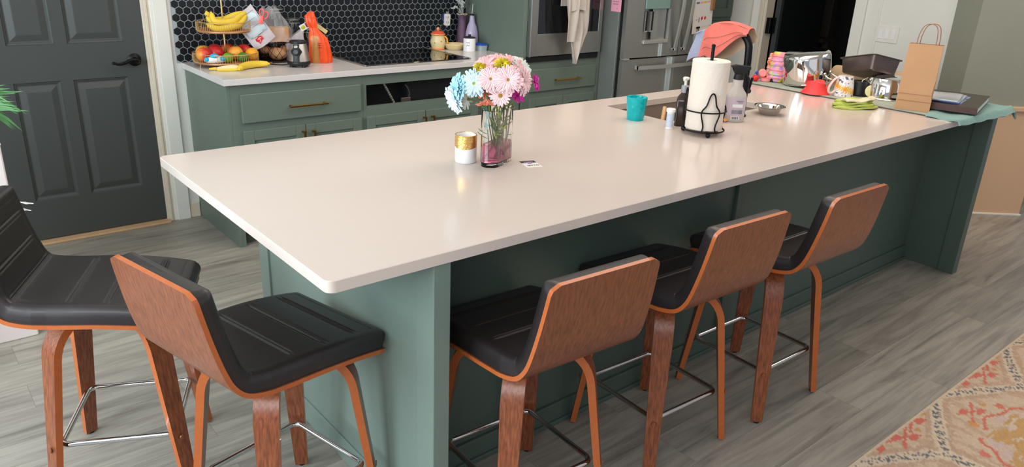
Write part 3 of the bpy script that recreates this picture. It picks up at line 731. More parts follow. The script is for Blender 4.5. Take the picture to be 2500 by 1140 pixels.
# slab with sink hole
def slab():
    bm = B(); out = rrect(0.0, 3.84, 0.0, 1.196, 0.022, 5); hole = rrect(1.962, 2.705, 0.662, 1.070, 0.018, 4)
    def loop(pts, z):
        vs = [bm.verts.new((x, y, z)) for x, y in pts]; es = [bm.edges.new((vs[i], vs[(i+1) % len(vs)])) for i in range(len(vs))]; return vs, es
    for z in (H, H-0.030):
        vo, eo = loop(out, z); vh, eh = loop(hole, z)
        bmesh.ops.triangle_fill(bm, use_beauty=True, edges=eo+eh)
        if z == H: top = (vo, vh)
        else:
            for a, b in zip(top, (vo, vh)):
                k = len(a)
                for i in range(k): bm.faces.new((a[i], a[(i+1) % k], b[(i+1) % k], b[i]))
    bmesh.ops.recalc_face_normals(bm, faces=bm.faces)
    es = [e for e in bm.edges if len(e.link_faces) == 2 and abs(e.calc_face_angle(0)-PI/2) < 0.01 and abs(e.verts[0].co.z-e.verts[1].co.z) < 1e-5]
    bmesh.ops.bevel(bm, geom=es, offset=0.0014, segments=1, affect='EDGES', profile=0.5)
    return bm
tag(obj('island_countertop', slab(), M['slab'], smooth=22), 'long glossy white quartz island countertop with rounded corners', 'countertop')
sk = thing('kitchen_sink', 'undermount stainless steel sink set into the island countertop', 'sink', (2.333, 0.866, 0.70))
bm = B(); zt = H-0.0305
r0 = rrect(1.955, 2.712, 0.655, 1.077, 0.02, 4); r1 = rrect(1.960, 2.707, 0.660, 1.072, 0.03, 4)
loft(bm, [[(x, y, zt) for x, y in rrect(1.94, 2.727, 0.64, 1.092, 0.02, 4)], [(x, y, zt) for x, y in r0], [(x, y, 0.73) for x, y in r1], [(x, y, 0.71) for x, y in rrect(1.985, 2.682, 0.685, 1.047, 0.02, 4)]], False, True)
obj('basin', bm, M['sink'], sk, smooth=40, world=True)
obj('drain', lathe(B(), [(0, 0.003), (0.03, 0.003), (0.045, 0.004), (0.046, 0)], 24, c=(2.33, 0.87, 0.71)), M['chrome'], sk, smooth=40, world=True)
tag(obj('dish_brush', (lambda b: (tube(b, [(2.225, 0.93, 0.905), (2.12, 0.86, 0.80), (2.09, 0.84, 0.765)], 0.010, 10), lathe(b, [(0, 0), (0.028, 0.002), (0.03, 0.02), (0.02, 0.03), (0, 0.03)], 20, c=(2.08, 0.83, 0.732)), b)[-1])(B()), M['wbrush'], smooth=40), 'pale wooden dish brush standing in the sink', 'brush')
spn = B(); tube(spn, catmull([(1.985, 0.695, 0.905), (2.02, 0.70, 0.86), (2.03, 0.72, 0.78), (2.035, 0.73, 0.722)], 5), 0.005, 8); ball(spn, (1.985, 0.692, 0.908), 0.012, 1.6, 1, 0.35)
tag(obj('white_spoon', spn, M['whitepl'], smooth=60), 'white plastic spoon leaning on the near sink edge', 'spoon')

# faucet
fa = thing('kitchen_faucet', 'tall matte black gooseneck faucet at the near side of the sink', 'faucet', (2.353, 0.60, H))
bm = B(); lathe(bm, [(0, 0), (0.028, 0), (0.028, 0.006), (0.024, 0.010), (0.022, 0.012), (0.022, 0.16), (0.019, 0.165), (0, 0.165)], 24); obj('base', bm, M['blackmetal'], fa, smooth=40)
bm = B(); tube(bm, catmull([(0, 0, 0.15), (0, 0, 0.26), (0, 0.012, 0.33), (0, 0.07, 0.372), (0, 0.15, 0.368), (0, 0.20, 0.32), (0, 0.21, 0.27)], 8), 0.0165, 16); obj('spout', bm, M['blackmetal'], fa, smooth=60)
bm = B(); lathe(bm, [(0, 0), (0.021, 0), (0.021, 0.05), (0.018, 0.08), (0, 0.08)], 20, c=(0, 0.21, 0.19)); obj('spray_head', bm, M['blackmetal'], fa, smooth=40)
bm = B(); tube(bm, [(0.015, 0, 0.11), (0.045, 0, 0.11)], 0.012, 12); tube(bm, [(0.04, 0, 0.11), (0.05, -0.005, 0.17)], 0.006, 10); obj('lever', bm, M['blackmetal'], fa, smooth=40)

# red cloth over the faucet arch (hangs on both sides of the neck)
cl = thing('dish_cloth', 'coral red cloth with a faded blue corner draped over the black faucet', 'cloth', (2.353, 0.60, 1.14))
def arch(y):   # z of the top of the arch at y
    t = (y-0.60)/0.21
    return 1.284+0.022*math.sin(PI*min(1, max(0, t*0.9+0.05)))-(0.12*max(0, t-1.0))
def fcloth(s, depthfn):
    def f(u, v):
        y = 0.600+0.285*u; zt = arch(min(y, 0.82))-0.42*max(0, y-0.80)-0.004
        d = depthfn(u)*v
        bulge = 0.021+0.020*math.sin(min(1, v*1.3)*PI/2)+0.007*math.sin(u*11+v*3)
        return (2.353+s*bulge, y+0.02*v*(u-0.3), zt+0.018*(1-v)**2*0-d+0.012*(1-min(1, v*6)))
    return f
dep = lambda u: 0.012+0.115*math.sin(min(1, u*1.6)*PI/2)-0.018*math.sin(u*9)
bm = B(); grid(bm, fcloth(-1, dep), 34, 14); grid(bm, lambda u, v: (2.353+0.021*math.cos(PI*v), 0.600+0.285*u, arch(min(0.600+0.285*u, 0.82))-0.42*max(0, 0.600+0.285*u-0.80)+0.008+0.008*math.sin(PI*v)), 34, 8)
n0 = len(bm.faces)
for f in bm.faces:
    c = f.calc_center_median()
    if c.y > 0.835+0.2*(1.20-c.z)*0.4: f.material_index = 1
bmesh.ops.solidify(bm, geom=list(bm.faces), thickness=0.0025)
obj('front_drape', bm, [M['coralcloth'], M['bluecloth']], cl, smooth=60, world=True)
bm = B(); grid(bm, fcloth(1, lambda u: 0.02+0.14*math.sin(min(1, u*1.3+0.08)*PI/2)), 34, 14); bmesh.ops.solidify(bm, geom=list(bm.faces), thickness=0.0025)
obj('back_drape', bm, M['beigecloth'], cl, smooth=60, world=True)
bm = B()
tube(bm, [Vector(fcloth(-1, dep)(k/30, 1.0))+Vector((-0.002, 0, 0)) for k in range(31)], 0.0018, 6)
for vv in (0.35, 0.68): tube(bm, [Vector(fcloth(-1, dep)(k/30, vv))+Vector((-0.0035, 0, 0)) for k in range(2, 24)], 0.0010, 5)
obj('hem_stitching', bm, M['seamcl'], cl, world=True)

# ================================================================ BAR STOOLS
PROF = catmull([(0.212, 0.545), (0.19, 0.5545), (0.10, 0.571), (0.0, 0.582), (-0.11, 0.588), (-0.175, 0.596), (-0.222, 0.612), (-0.252, 0.645), (-0.270, 0.69), (-0.288, 0.76), (-0.302, 0.83), (-0.313, 0.893)], 6)
PROF = [Vector((p[0], p[1])) for p in PROF] if len(PROF[0]) == 2 else PROF
def profile_table(n):
    P = [Vector((p[0], p[1], 0)) for p in PROF]; L = [0]
    for a, b in zip(P[:-1], P[1:]): L.append(L[-1]+(b-a).length)
    out = []
    for i in range(n):
        s = L[-1]*i/(n-1); k = 0
        while k < len(L)-2 and L[k+1] < s: k += 1
        t = (s-L[k])/(L[k+1]-L[k]); p = P[k].lerp(P[k+1], t); T = (P[k+1]-P[k]).normalized()
        out.append((p, T, s))
    # smooth tangents
    res = []
    for i, (p, T, s) in enumerate(out):
        a = out[max(0, i-2)][0]; b = out[min(n-1, i+2)][0]; T = (b-a).normalized(); N = Vector((T.y, -T.x, 0))   # inward normal (up on the seat, forward on the back)
        res.append((p, T, N, s))
    return res, L[-1]
def halfw(s, Ltot):
    f = s/Ltot; w = 0.200+0.006*math.sin(min(1, f/0.45)*PI)
    if f > 0.50: w = 0.200-(f-0.50)/0.50*0.026
    return w
def endround(s, Ltot, r):
    d = min(s, Ltot-s)
    return 0 if d >= r else r-math.sqrt(max(0, r*r-(r-d)**2))
def shell_bm():
    T, Lt = profile_table(64); bm = B(); nv = 17; th = 0.012; r = 0.024
    # denser near the ends
    rows = []
    for (p, tg, N, s) in T:
        w = halfw(s, Lt)-endround(s, Lt, r); rows.append((p, N, w))
    lo = []; hi = []
    for p, N, w in rows:
        lo.append([bm.verts.new((p.x, w*(2*j/(nv-1)-1), p.y)) for j in range(nv)])
        q = p+N*th; hi.append([bm.verts.new((q.x, w*(2*j/(nv-1)-1), q.y)) for j in range(nv)])
    n = len(rows)
    for i in range(n-1):
        for j in range(nv-1):
            f = bm.faces.new((lo[i][j], lo[i+1][j], lo[i+1][j+1], lo[i][j+1])); f.material_index = 0
            f = bm.faces.new((hi[i][j], hi[i][j+1], hi[i+1][j+1], hi[i+1][j])); f.material_index = 0
        for j in (0, nv-1):
            f = bm.faces.new((lo[i][j], hi[i][j], hi[i+1][j], lo[i+1][j])); f.material_index = 1
    for i in (0, n-1):
        for j in range(nv-1):
            f = bm.faces.new((lo[i][j], lo[i][j+1], hi[i][j+1], hi[i][j])); f.material_index = 1
    return bm
def cushion_bm():
    T, Lt = profile_table(300); bm = B(); nv = 41; th = 0.0118; r = 0.030; inset = 0.005
    s0 = inset; s1 = Lt-inset
    grooves = [0.095, 0.190, 0.285, 0.480, 0.570, 0.655]
    V = []
    for (p, tg, N, s) in T:
        ss = min(max(s, s0), s1); w = max(0.01, halfw(s, Lt)-inset-endround(ss-s0, s1-s0, r)*1.0)
        row = []
        for j in range(nv):
            v = 2*j/(nv-1)-1
            v = math.copysign(1-(1-abs(v))**1.6, v)   # pack rows toward the rim
            y = w*v; d = min(w-abs(y), ss-s0, s1-ss); R = 0.026
            q = max(0.0, min(1.0, d/R)); e = max(0, 1-(1-q)**3.2)**0.5
            Tk = 0.048-0.005*min(1, max(0, (s/Lt-0.45)*5))
            h = Tk*e
            if w-abs(y) > 0.035:
                fade = min(1, (w-abs(y)-0.035)/0.02)
                for g in grooves:
                    for o_ in (-0.0065, 0.0065): h -= 0.0034*fade*math.exp(-((s-g-o_)/0.0028)**2)
                    h += 0.0016*fade*math.exp(-((s-g)/0.0035)**2)
            dd = min(w-abs(y), ss-s0, s1-ss); h -= 0.0016*math.exp(-((dd-0.034)/0.0022)**2)
            q_ = p+N*(th+max(0, h)); row.append(bm.verts.new((q_.x, y, q_.y)))
        V.append(row)
    for i in range(len(V)-1):
        for j in range(nv-1): bm.faces.new((V[i][j], V[i][j+1], V[i+1][j+1], V[i+1][j]))
    return bm
def leg_bm(k):
    a = math.radians(45+90*k); d = Vector((math.cos(a), math.sin(a), 0)); sd = Vector((-d.y, d.x, 0)); bm = B()
    top = 0.574 if k in (0, 3) else 0.580
    pts = [(0.045, top-0.013, 0.058), (0.080, top-0.014, 0.060)]
    for i in range(9):
        t = i/8*PI/2*0.90; pts.append((0.100+0.100*math.sin(t), top-0.014-0.120*(1-math.cos(t)), 0.062))
    zt = pts[-1][1]; rt = pts[-1][0]
    for i in range(1, 9):
        t = i/8; pts.append((rt+(0.262-rt)*t, zt*(1-t)+0.006*t, 0.062-0.024*t))
    rings = []
    for i, (r, z, w) in enumerate(pts):
        a_ = Vector(pts[max(0, i-1)][:2]); b_ = Vector(pts[min(len(pts)-1, i+1)][:2]); tg = (b_-a_).normalized(); N = Vector((tg.y, -tg.x)); th = 0.026-0.007*i/(len(pts)-1)
        o_ = []
        for s, u in ((-1, -1), (1, -1), (1, 1), (-1, 1)):
            rr = r-N.x*u*th/2; zz = z-N.y*u*th/2; o_.append(d*rr+sd*(s*w/2)+Vector((0, 0, zz)))
        rings.append(o_)
    n = B(); R = [[n.verts.new(p) for p in ring] for ring in rings]
    for a_, b_ in zip(R[:-1], R[1:]):
        for i in range(4):
            f = n.faces.new((a_[i], a_[(i+1) % 4], b_[(i+1) % 4], b_[i])); f.material_index = 1 if i in (1, 3) else 0
    n.faces.new(R[0][::-1]); n.faces.new(R[-1])
    es = [e for e in n.edges if len(e.link_faces) == 2 and e.calc_face_angle(0) > 1.2]
    bmesh.ops.bevel(n, geom=es, offset=0.0025, segments=2, affect='EDGES', profile=0.5)
    me = bpy.data.meshes.new('t'); n.to_mesh(me); n.free(); bm.from_mesh(me); bpy.data.meshes.remove(me)
    return bm, d
def make_stool(label, loc, heading):
    t = thing('bar_stool', label, 'stool', (loc[0], loc[1], 0), math.radians(heading), 'walnut bar stools around the island')
    obj('seat_shell', shell_bm(), [M['walnut'], M['plyedge']], t, smooth=40)
    obj('cushion', cushion_bm(), M['leather'], t, smooth=80)
    for k in range(4):
        lb, d = leg_bm(k); lg = obj('leg', lb, [M['walnutleg'], M['plyedge']], t, smooth=35)
        obj('foot_glide', lathe(B(), [(0, 0), (0.010, 0), (0.011, 0.004), (0.009, 0.009), (0, 0.009)], 14, c=tuple(d*0.262)), M['black'], lg, smooth=40)
        obj('bolt_cap', lathe(B(), [(0, 0), (0.009, 0), (0.008, 0.003), (0, 0.004)], 14, mtx=frame_mtx(d*0.2505+Vector((0, 0, 0.19)), Vector((0, 0, 1)).cross(d), Vector((0, 0, 1)))), M['walnutleg'], lg, smooth=60)
    q = 0.155; r = 0.024; pts = [(x, y, 0.19) for x, y in rrect(-q, q, -q, q, r, 6)]
    obj('footrest_ring', tube(B(), pts, 0.0085, 12, closed=True), M['chrome'], t, smooth=60)
    obj('mounting_plate', box(B(), -0.09, 0.09, -0.09, 0.09, 0.550, 0.566, 0.002), M['black'], t)
    return t
def dup(root, loc, heading, label):
    r = root.copy(); COL.objects.link(r); r.location = (loc[0], loc[1], 0); r.rotation_euler = (0, 0, math.radians(heading)); r['label'] = label
    for ch in list(root.children):
        c = ch.copy(); COL.objects.link(c); c.parent = r
        for g in list(ch.children):
            d = g.copy(); COL.objects.link(d); d.parent = c
    return r
s2 = make_stool('walnut bar stool at the left end of the island, wooden back toward us', (0.024, 0.374), 13)
dup(s2, (-0.246, 0.925), -25.7, 'walnut bar stool at the far left edge, seen from its black padded side')
dup(s2, (0.605, 0.040), 87, 'walnut bar stool nearest the island corner post on the long side')
dup(s2, (1.2245, 0.053), 87.4, 'walnut bar stool in the middle of the row of three on the long side')
dup(s2, (1.778, 0.020), 88.6, 'walnut bar stool farthest right of the row of three, nearest the rug')

# ================================================================ RUG
def rug():
    x0, x1, y0, y1 = 0.95, 3.75, -2.2, -0.505; nx, ny = 400, 243
    bm = B(); V = [[bm.verts.new((x0+(x1-x0)*i/nx, y0+(y1-y0)*j/ny, 0.007)) for j in range(ny+1)] for i in range(nx+1)]
    for i in range(nx):
        for j in range(ny): bm.faces.new((V[i][j], V[i+1][j], V[i+1][j+1], V[i][j+1]))
    box(bm, x0, x1, y0, y1, 0.0005, 0.0069)
    return bm
from mathutils import noise as NZ
def rugcol(co):
    x, y = co.x, co.y
    x += 0.008*NZ.noise(Vector((x*14, y*90, 0)))+0.005*NZ.noise(Vector((x*60, y*220, 3)))
    y += 0.006*NZ.noise(Vector((x*90, y*14, 7)))
    PX, PY = 0.72, 0.72
    u = (x-2.32)/PX; v = (y+0.50)/PY
    base = (219, 194, 166); c = base
    if NZ.noise(Vector((x*34, y*11, 1))) > 0.12: c = (207, 176, 148)
    uu = u-round(u); t = abs(v-round(v)); f = 0.5*min(1, t/0.25)**0.8
    d = min(abs(abs(uu)-f), abs(abs(uu)-f)+0)*PX*(0.62 if t < 0.2 else 1.0)
    inside = abs(uu) < f
    if d < 0.034:
        c = (226, 204, 178)
        if d < 0.020:
            q = NZ.noise(Vector((x*130+3, y*170, 5)))
            if q > -0.06 and math.sin((x+y*0.7)*2*PI/0.042) > -0.62: c = (118, 119, 118)
    elif d < 0.066:
        c = (204, 170, 144) if NZ.noise(Vector((x*70, y*70, 2))) > -0.3 else base
    kx = 2.32+round(u)*PX if inside else 2.32+(math.floor(u)+0.5)*PX
    cy = -0.50+(math.floor(v)+0.5)*PY if inside else -0.50+round(v)*PY
    if inside and d > 0.045:
        dx = (x-kx)/0.255; dy = (y-cy)/0.185; rr = math.hypot(dx, dy); th = math.atan2(dy, dx)
        m = NZ.noise(Vector((x*16, y*60, 9)))
        if rr < 0.70+0.15*math.cos(6*th)+0.30*m: c = (208, 164, 108) if NZ.noise(Vector((x*16, y*70, 4))) > -0.22 else (222, 200, 178)
        elif rr < 0.88 and NZ.noise(Vector((x*20, y*20, 6))) > -0.02: c = (216, 190, 178)
        lim = 0.96+0.05*math.sin(th*9)
        if abs(rr-lim) < 0.032 and math.cos(th*3) < 0.93: c = (220, 124, 104)
        for q in range(8):
            a = q*PI/4+0.3; e = math.hypot(x-(kx+0.255*1.10*math.cos(a)), y-(cy+0.185*1.12*math.sin(a)))
            if e < 0.019: c = (222, 130, 108) if q % 2 else (220, 156, 96)
    sprigs = [(kx, cy+0.235, 1), (kx, cy-0.235, -1)] if inside else [(kx-0.02, cy-0.045, 1), (kx-0.13, cy-0.005, -1), (kx+0.10, cy-0.01, 1), (kx, cy+0.045, -1)]
    for (px, py, s_) in sprigs:
        ex = (x-px)/1.55; ey = (y-py)*s_/1.35
        if abs(ex) < 0.08 and abs(ey) < 0.05:
            for (a, b_, rx, ry) in ((-0.017, 0.013, 0.016, 0.010), (0.018, -0.014, 0.017, 0.010)):
                if ((ex-a)/rx)**2+((ey-b_)/ry)**2 < 1: c = (222, 122, 102)
            if abs(ey-0.5*ex) < 0.0038 and abs(ex) < 0.048: c = (221, 122, 102)
            if abs(ey+0.55*ex) < 0.0034 and abs(ex) < 0.040: c = (221, 122, 102)
            if math.hypot(ex-0.056, ey+0.004) < 0.009: c = (216, 158, 100)
    if co.y > -0.512: c = (222, 200, 172)
    k = 0.94+0.08*NZ.noise(Vector((co.x*240, co.y*240, 0)))
    return tuple(max(0, min(255, q*k)) for q in c)
rg = color(obj('patterned_rug', rug(), M['rug']), rugcol); tag(rg, 'cream rug with coral, tan and grey woven medallions on the floor', 'rug')

# ================================================================ THINGS ON THE ISLAND
# candle
cn = thing('candle', 'white candle jar with a hammered gold rim beside the flower vase', 'candle', (0.822, 0.625, H))
cr_ = 0.0365
obj('jar', lathe(B(), [(0, 0), (cr_-0.003, 0), (cr_, 0.003), (cr_, 0.062), (cr_-0.0005, 0.062)], 40), M['white'], cn, smooth=50)
bm = B()
def gb(u, v):
    a = 2*PI*u; z0 = 0.056+0.007*math.sin(a+0.8); z = z0+(0.094-z0)*v; r = cr_+0.0004+0.0006*math.sin(a*9+z*260)*math.sin(z*330)
    return (r*math.cos(a), r*math.sin(a), z)
grid(bm, gb, 80, 14, cu=True); lathe(bm, [(cr_+0.0004, 0.094), (cr_-0.0022, 0.0945), (cr_-0.003, 0.092)], 40)
obj('gold_rim', bm, mat('hammered_gold', (232, 190, 112), 0.25, metal=0.9, bump=0.6, bscale=120), cn, smooth=60)
obj('inner_wall', lathe(B(), [(cr_-0.003, 0.093), (cr_-0.0032, 0.03), (0, 0.03)], 40), M['white'], cn, smooth=40)
obj('wax', lathe(B(), [(0, 0.066), (0.0325, 0.066), (0.033, 0.064)], 32), mat('cream_wax', (236, 226, 204), 0.5), cn)

# glass vase with pink water
va = thing('flower_vase', 'clear oval glass vase holding pink water, beside the gold-rimmed candle', 'vase', (0.899, 0.557, H), math.radians(23))
def stad(L, W, z, n=10):
    out = []; h = L/2-W/2; r = W/2
    for i in range(n+1): t = -PI/2+PI*i/n; out.append((h+r*math.cos(t), r*math.sin(t), z))
    for i in range(n+1): t = PI/2+PI*i/n; out.append((-h+r*math.cos(t), r*math.sin(t), z))
    return out
bm = B(); L_, W_ = 0.148, 0.066; ti = 0.0035
loft(bm, [stad(L_-0.004, W_-0.004, 0), stad(L_, W_, 0.003), stad(L_, W_, 0.187), stad(L_-0.002, W_-0.002, 0.189), stad(L_-2*ti, W_-2*ti, 0.187), stad(L_-2*ti, W_-2*ti, 0.016), stad(L_-2*ti-0.01, W_-2*ti-0.01, 0.013)], True, True)
obj('glass', bm, M['clear'], va, smooth=40)
bm = B(); loft(bm, [stad(L_-2*ti-0.012, W_-2*ti-0.012, 0.0138), stad(L_-2*ti-0.0006, W_-2*ti-0.0006, 0.0165), stad(L_-2*ti-0.0006, W_-2*ti-0.0006, 0.073)], True, True)
obj('water', bm, M['pinkwater'], va, smooth=40)
def fmt(o, d):
    w = Vector(d).normalized(); up = Vector((0, 0, 1)) if abs(w.z) < 0.95 else Vector((0, 1, 0)); u = up.cross(w).normalized(); v = w.cross(u)
    m = Matrix((u, v, w)).transposed().to_4x4(); m.translation = Vector(o); return m
VC = Vector((0.899, 0.557, H))
def flower(label, pos, face, r, pm, npet=20, layers=2, cup=0.25, width=0.31, disc=True, stemend=None, name='daisy', droop=0.0, dm=None):
    t = thing(name, label, 'flower', (0, 0, 0), 0, 'cut flowers in the glass vase')
    t.location = Vector(pos); mt = fmt((0, 0, 0), face); rnd = random.Random(hash(label) % 999 if False else sum(map(ord, label)))
    bm = B()
    for ly in range(layers):
        n = npet-ly*3
        for k in range(n):
            a = 2*PI*(k+0.5*ly)/n+rnd.uniform(-0.06, 0.06); rl = r*(1-0.16*ly)*rnd.uniform(0.88, 1.04); wd = rl*width*rnd.uniform(0.85, 1.1); cu = cup+0.18*ly+rnd.uniform(-0.1, 0.1); dr = droop+rnd.uniform(-0.04, 0.08)
            def f(u, v):
                s = u; ww = wd*math.sin(PI*min(1, 0.12+0.73*s**0.85))**0.8*(v-0.5)*1.0
                x = r*0.10+(rl-r*0.10)*s; z = 0.004*ly+r*(cu*s-(cu*0.6+dr)*s*s)+abs(v-0.5)*wd*0.30-0.0015*math.cos((v-0.5)*4*PI)
                return (x*math.cos(a)-ww*math.sin(a), x*math.sin(a)+ww*math.cos(a), z)
            grid(bm, f, 7, 5, mtx=mt)
    obj('petals', bm, pm, t, smooth=70)
    if disc:
        bm = B(); lathe(bm, [(r*0.19, 0.0), (r*0.20, r*0.05), (r*0.15, r*0.11), (r*0.06, r*0.10), (0, r*0.085)], 20, mtx=mt); obj('centre', bm, dm or M['disc'], t, smooth=60)
    lathe_m = B(); lathe(lathe_m, [(0, -r*0.20), (r*0.12, -r*0.18), (r*0.17, -r*0.04), (r*0.13, 0.002)], 12, mtx=mt); 
    P = Vector(pos); S = Vector(stemend) if stemend else VC+Vector((rnd.uniform(-0.035, 0.035), rnd.uniform(-0.012, 0.012), 0.03))
    back = P-Vector(face).normalized()*0.045*(1 if r > 0.02 else 0.5)-Vector((0, 0, 0.012))
    neck = VC+Vector((max(-0.045, min(0.045, (P.x-VC.x)*0.6)), max(-0.016, min(0.016, (P.y-VC.y)*0.3)), 0.185))
    tube(lathe_m, [q-P for q in catmull([P-Vector(face).normalized()*0.004, back, neck, neck.lerp(S, 0.55)+Vector((0.004, 0, 0)), S], 7)], 0.0021, 7)
    obj('stem', lathe_m, M['stem'], t, smooth=60)
    return t
CV = Vector((-0.62, -0.78, 0.28))   # roughly toward the viewer
def fd(dx, dz, k=1.0):     # dx to the right as seen, dz up
    rt = Vector((0.772, -0.635, 0)); return (CV*k+rt*dx+Vector((0, 0, dz)))
flower('light blue daisy leaning out at the far left of the bouquet', (0.777, 0.597, 1.168), fd(-1.1, 0.0, 0.55), 0.052, M['pblue'], 22, 3, 0.45)
flower('ice blue daisy hanging lowest at the left of the bouquet', (0.768, 0.612, 1.132), fd(-0.9, -0.5, 0.55), 0.050, M['ppale'], 20, 2, 0.35)
flower('pale blue daisy with a green centre facing us, left side of the bouquet', (0.791, 0.544, 1.191), fd(-0.25, 0.0), 0.047, M['ppale'], 19, 2, 0.12, dm=mat('olive_centre', (150, 152, 60), 0.8))
flower('pale pink daisy facing us, left of the two large ones', (0.818, 0.496, 1.210), fd(0.0, 0.05), 0.043, M['ppink'], 21, 2, 0.10)
flower('largest pale pink daisy facing us at the middle right of the bouquet', (0.854, 0.455, 1.211), fd(0.1, 0.02), 0.047, M['ppink'], 23, 2, 0.10)
flower('small pale pink daisy below the two large ones', (0.844, 0.478, 1.158), fd(0.05, 0.40), 0.037, M['ppink'], 18, 1, 0.15)
flower('coral flower upright in the bouquet above the drooping one', (0.835, 0.547, 1.158), fd(-0.1, 0.5, 0.7), 0.030, M['pcoral'], 9, 2, 0.75, 0.45, disc=False, name='coral_flower')
flower('drooping coral flower hanging over the vase rim', (0.822, 0.519, 1.143), fd(0.1, -1.6, 0.5), 0.038, M['pcoral'], 8, 1, 0.9, 0.5, disc=False, name='coral_flower')
flower('pink daisy at the top left of the bouquet', (0.856, 0.573, 1.236), fd(-0.5, 0.9, 0.8), 0.046, M['ppink2'], 20, 2, 0.2)
flower('yellow-green blossom on the upper left of the bouquet', (0.820, 0.557, 1.232), fd(-0.35, 0.4), 0.024, M['pyel'], 14, 3, 0.5, 0.3, disc=False, name='yellow_flower')
flower('yellow-green blossom at the top middle of the bouquet', (0.876, 0.514, 1.246), fd(0.15, 0.9), 0.029, M['pyel'], 16, 3, 0.45, 0.3, disc=False, name='yellow_flower')
flower('pink daisy at the very top behind the yellow blossom', (0.898, 0.566, 1.246), fd(0.0, 1.3, 0.6), 0.045, M['ppink2'], 20, 2, 0.2)
flower('pink daisy on the upper right, behind the largest one', (0.930, 0.534, 1.240), fd(0.5, 0.9, 0.7), 0.045, M['ppink2'], 20, 2, 0.2)
flower('white daisy at the upper right edge of the bouquet', (0.964, 0.528, 1.232), fd(0.7, 0.8, 0.5), 0.042, M['pwhite'], 22, 2, 0.25)
flower('pink daisy facing right at the right edge of the bouquet', (0.924, 0.475, 1.200), fd(1.1, 0.0, 0.6), 0.050, M['ppink'], 22, 3, 0.3)
flower('magenta flower farthest right in the bouquet', (0.990, 0.487, 1.186), fd(1.2, 0.2, 0.4), 0.030, M['pmag'], 9, 2, 0.55, 0.5, disc=False, name='magenta_flower')
flower('magenta flower low on the right, under the pink daisies', (0.909, 0.476, 1.152), fd(0.4, 0.3, 0.8), 0.026, M['pmag'], 8, 2, 0.6, 0.5, disc=False, name='magenta_flower')
flower('small white daisy seen from behind, low left by the vase rim', (0.812, 0.602, 1.130), fd(-0.8, 0.1, -0.5), 0.034, M['pwhite'], 14, 2, 0.5, 0.3)
# foliage (leafy stems) in the vase: separate sprigs
def sprig(label, base, tip, m, n=7, ll=0.035, seed=1):
    rnd = random.Random(seed); b = Vector(base); t_ = Vector(tip); o = thing('leafy_sprig', label, 'foliage', tuple(b), 0, 'leafy sprigs in the glass vase')
    bm = B(); tube(bm, [q-b for q in catmull([b, b.lerp(t_, 0.5)+Vector((0.003, 0, 0.004)), t_], 6)], 0.0019, 6); obj('stem', bm, M['stem'], o, smooth=60)
    bm = B()
    for k in range(n):
        p = b.lerp(t_, 0.35+0.65*k/(n-1))-b; a = rnd.uniform(0, 2*PI); d = Vector((math.cos(a), math.sin(a), rnd.uniform(-0.3, 0.9))).normalized(); L = ll*rnd.uniform(0.7, 1.1); w = L*0.17; mt = fmt(p, d)
        grid(bm, lambda u, v: ((v-0.5)*2*w*math.sin(PI*min(1, 0.05+0.95*u))*(1+0.3*math.sin(u*20)), 0.010*u*u-abs(v-0.5)*0.004, L*u), 8, 3, mtx=mt)
    obj('leaves', bm, m, o, smooth=70); return o
sprig('olive leafy sprig low on the right inside the vase', (0.925, 0.566, 0.94), (0.915, 0.545, 1.125), M['leaf'], 9, 0.032, 3)
sprig('olive leafy sprig in the middle of the vase', (0.895, 0.553, 0.94), (0.880, 0.525, 1.130), M['leaf'], 9, 0.034, 5)
sprig('yellow-green leafy sprig spilling over the front vase rim', (0.885, 0.55, 0.95), (0.868, 0.500, 1.112), mat('yellow_green_leaf', (190, 196, 96), 0.6), 7, 0.036, 8)
sprig('dyed teal leafy sprig at the left side of the vase', (0.862, 0.548, 0.95), (0.845, 0.560, 1.110), M['leafteal'], 8, 0.038, 11)
sprig('brown-green leafy sprig standing at the right side of the vase', (0.945, 0.575, 0.95), (0.945, 0.560, 1.110), M['leaf'], 8, 0.03, 15)
# card
cdm = frame_mtx((0.950, 0.452, H+0.0004), (0.93, -0.30, 0), (0.35, 0.93, 0))
cardt = thing('business_card', 'small printed white card lying flat to the right of the vase', 'card', (0.985, 0.48, H+0.0003))
obj('paper', box(B(), 0, 0.056, 0, 0.080, 0, 0.0006, mtx=cdm), M['whitepl'], cardt, world=True)
bm = B(); box(bm, 0.001, 0.055, 0.055, 0.079, 0.0006, 0.0010, mtx=cdm); obj('dark_band', bm, M['ink'], cardt, world=True)
bm = B(); prism(bm, [(0.018, 0.060), (0.022, 0.044), (0.034, 0.044), (0.038, 0.060)], 0.0009, 0.0014, mtx=cdm); box(bm, 0.012, 0.044, 0.060, 0.066, 0.0009, 0.0014, mtx=cdm); obj('emblem', bm, mat('mauve_print', (150, 120, 156), 0.6), cardt, world=True)
bm = text_bm('GVYO', 0.016); bmesh.ops.transform(bm, matrix=cdm @ Matrix.Translation((0.030, 0.018, 0.0009)), verts=bm.verts); obj('lettering', bm, M['ink'], cardt, world=True)

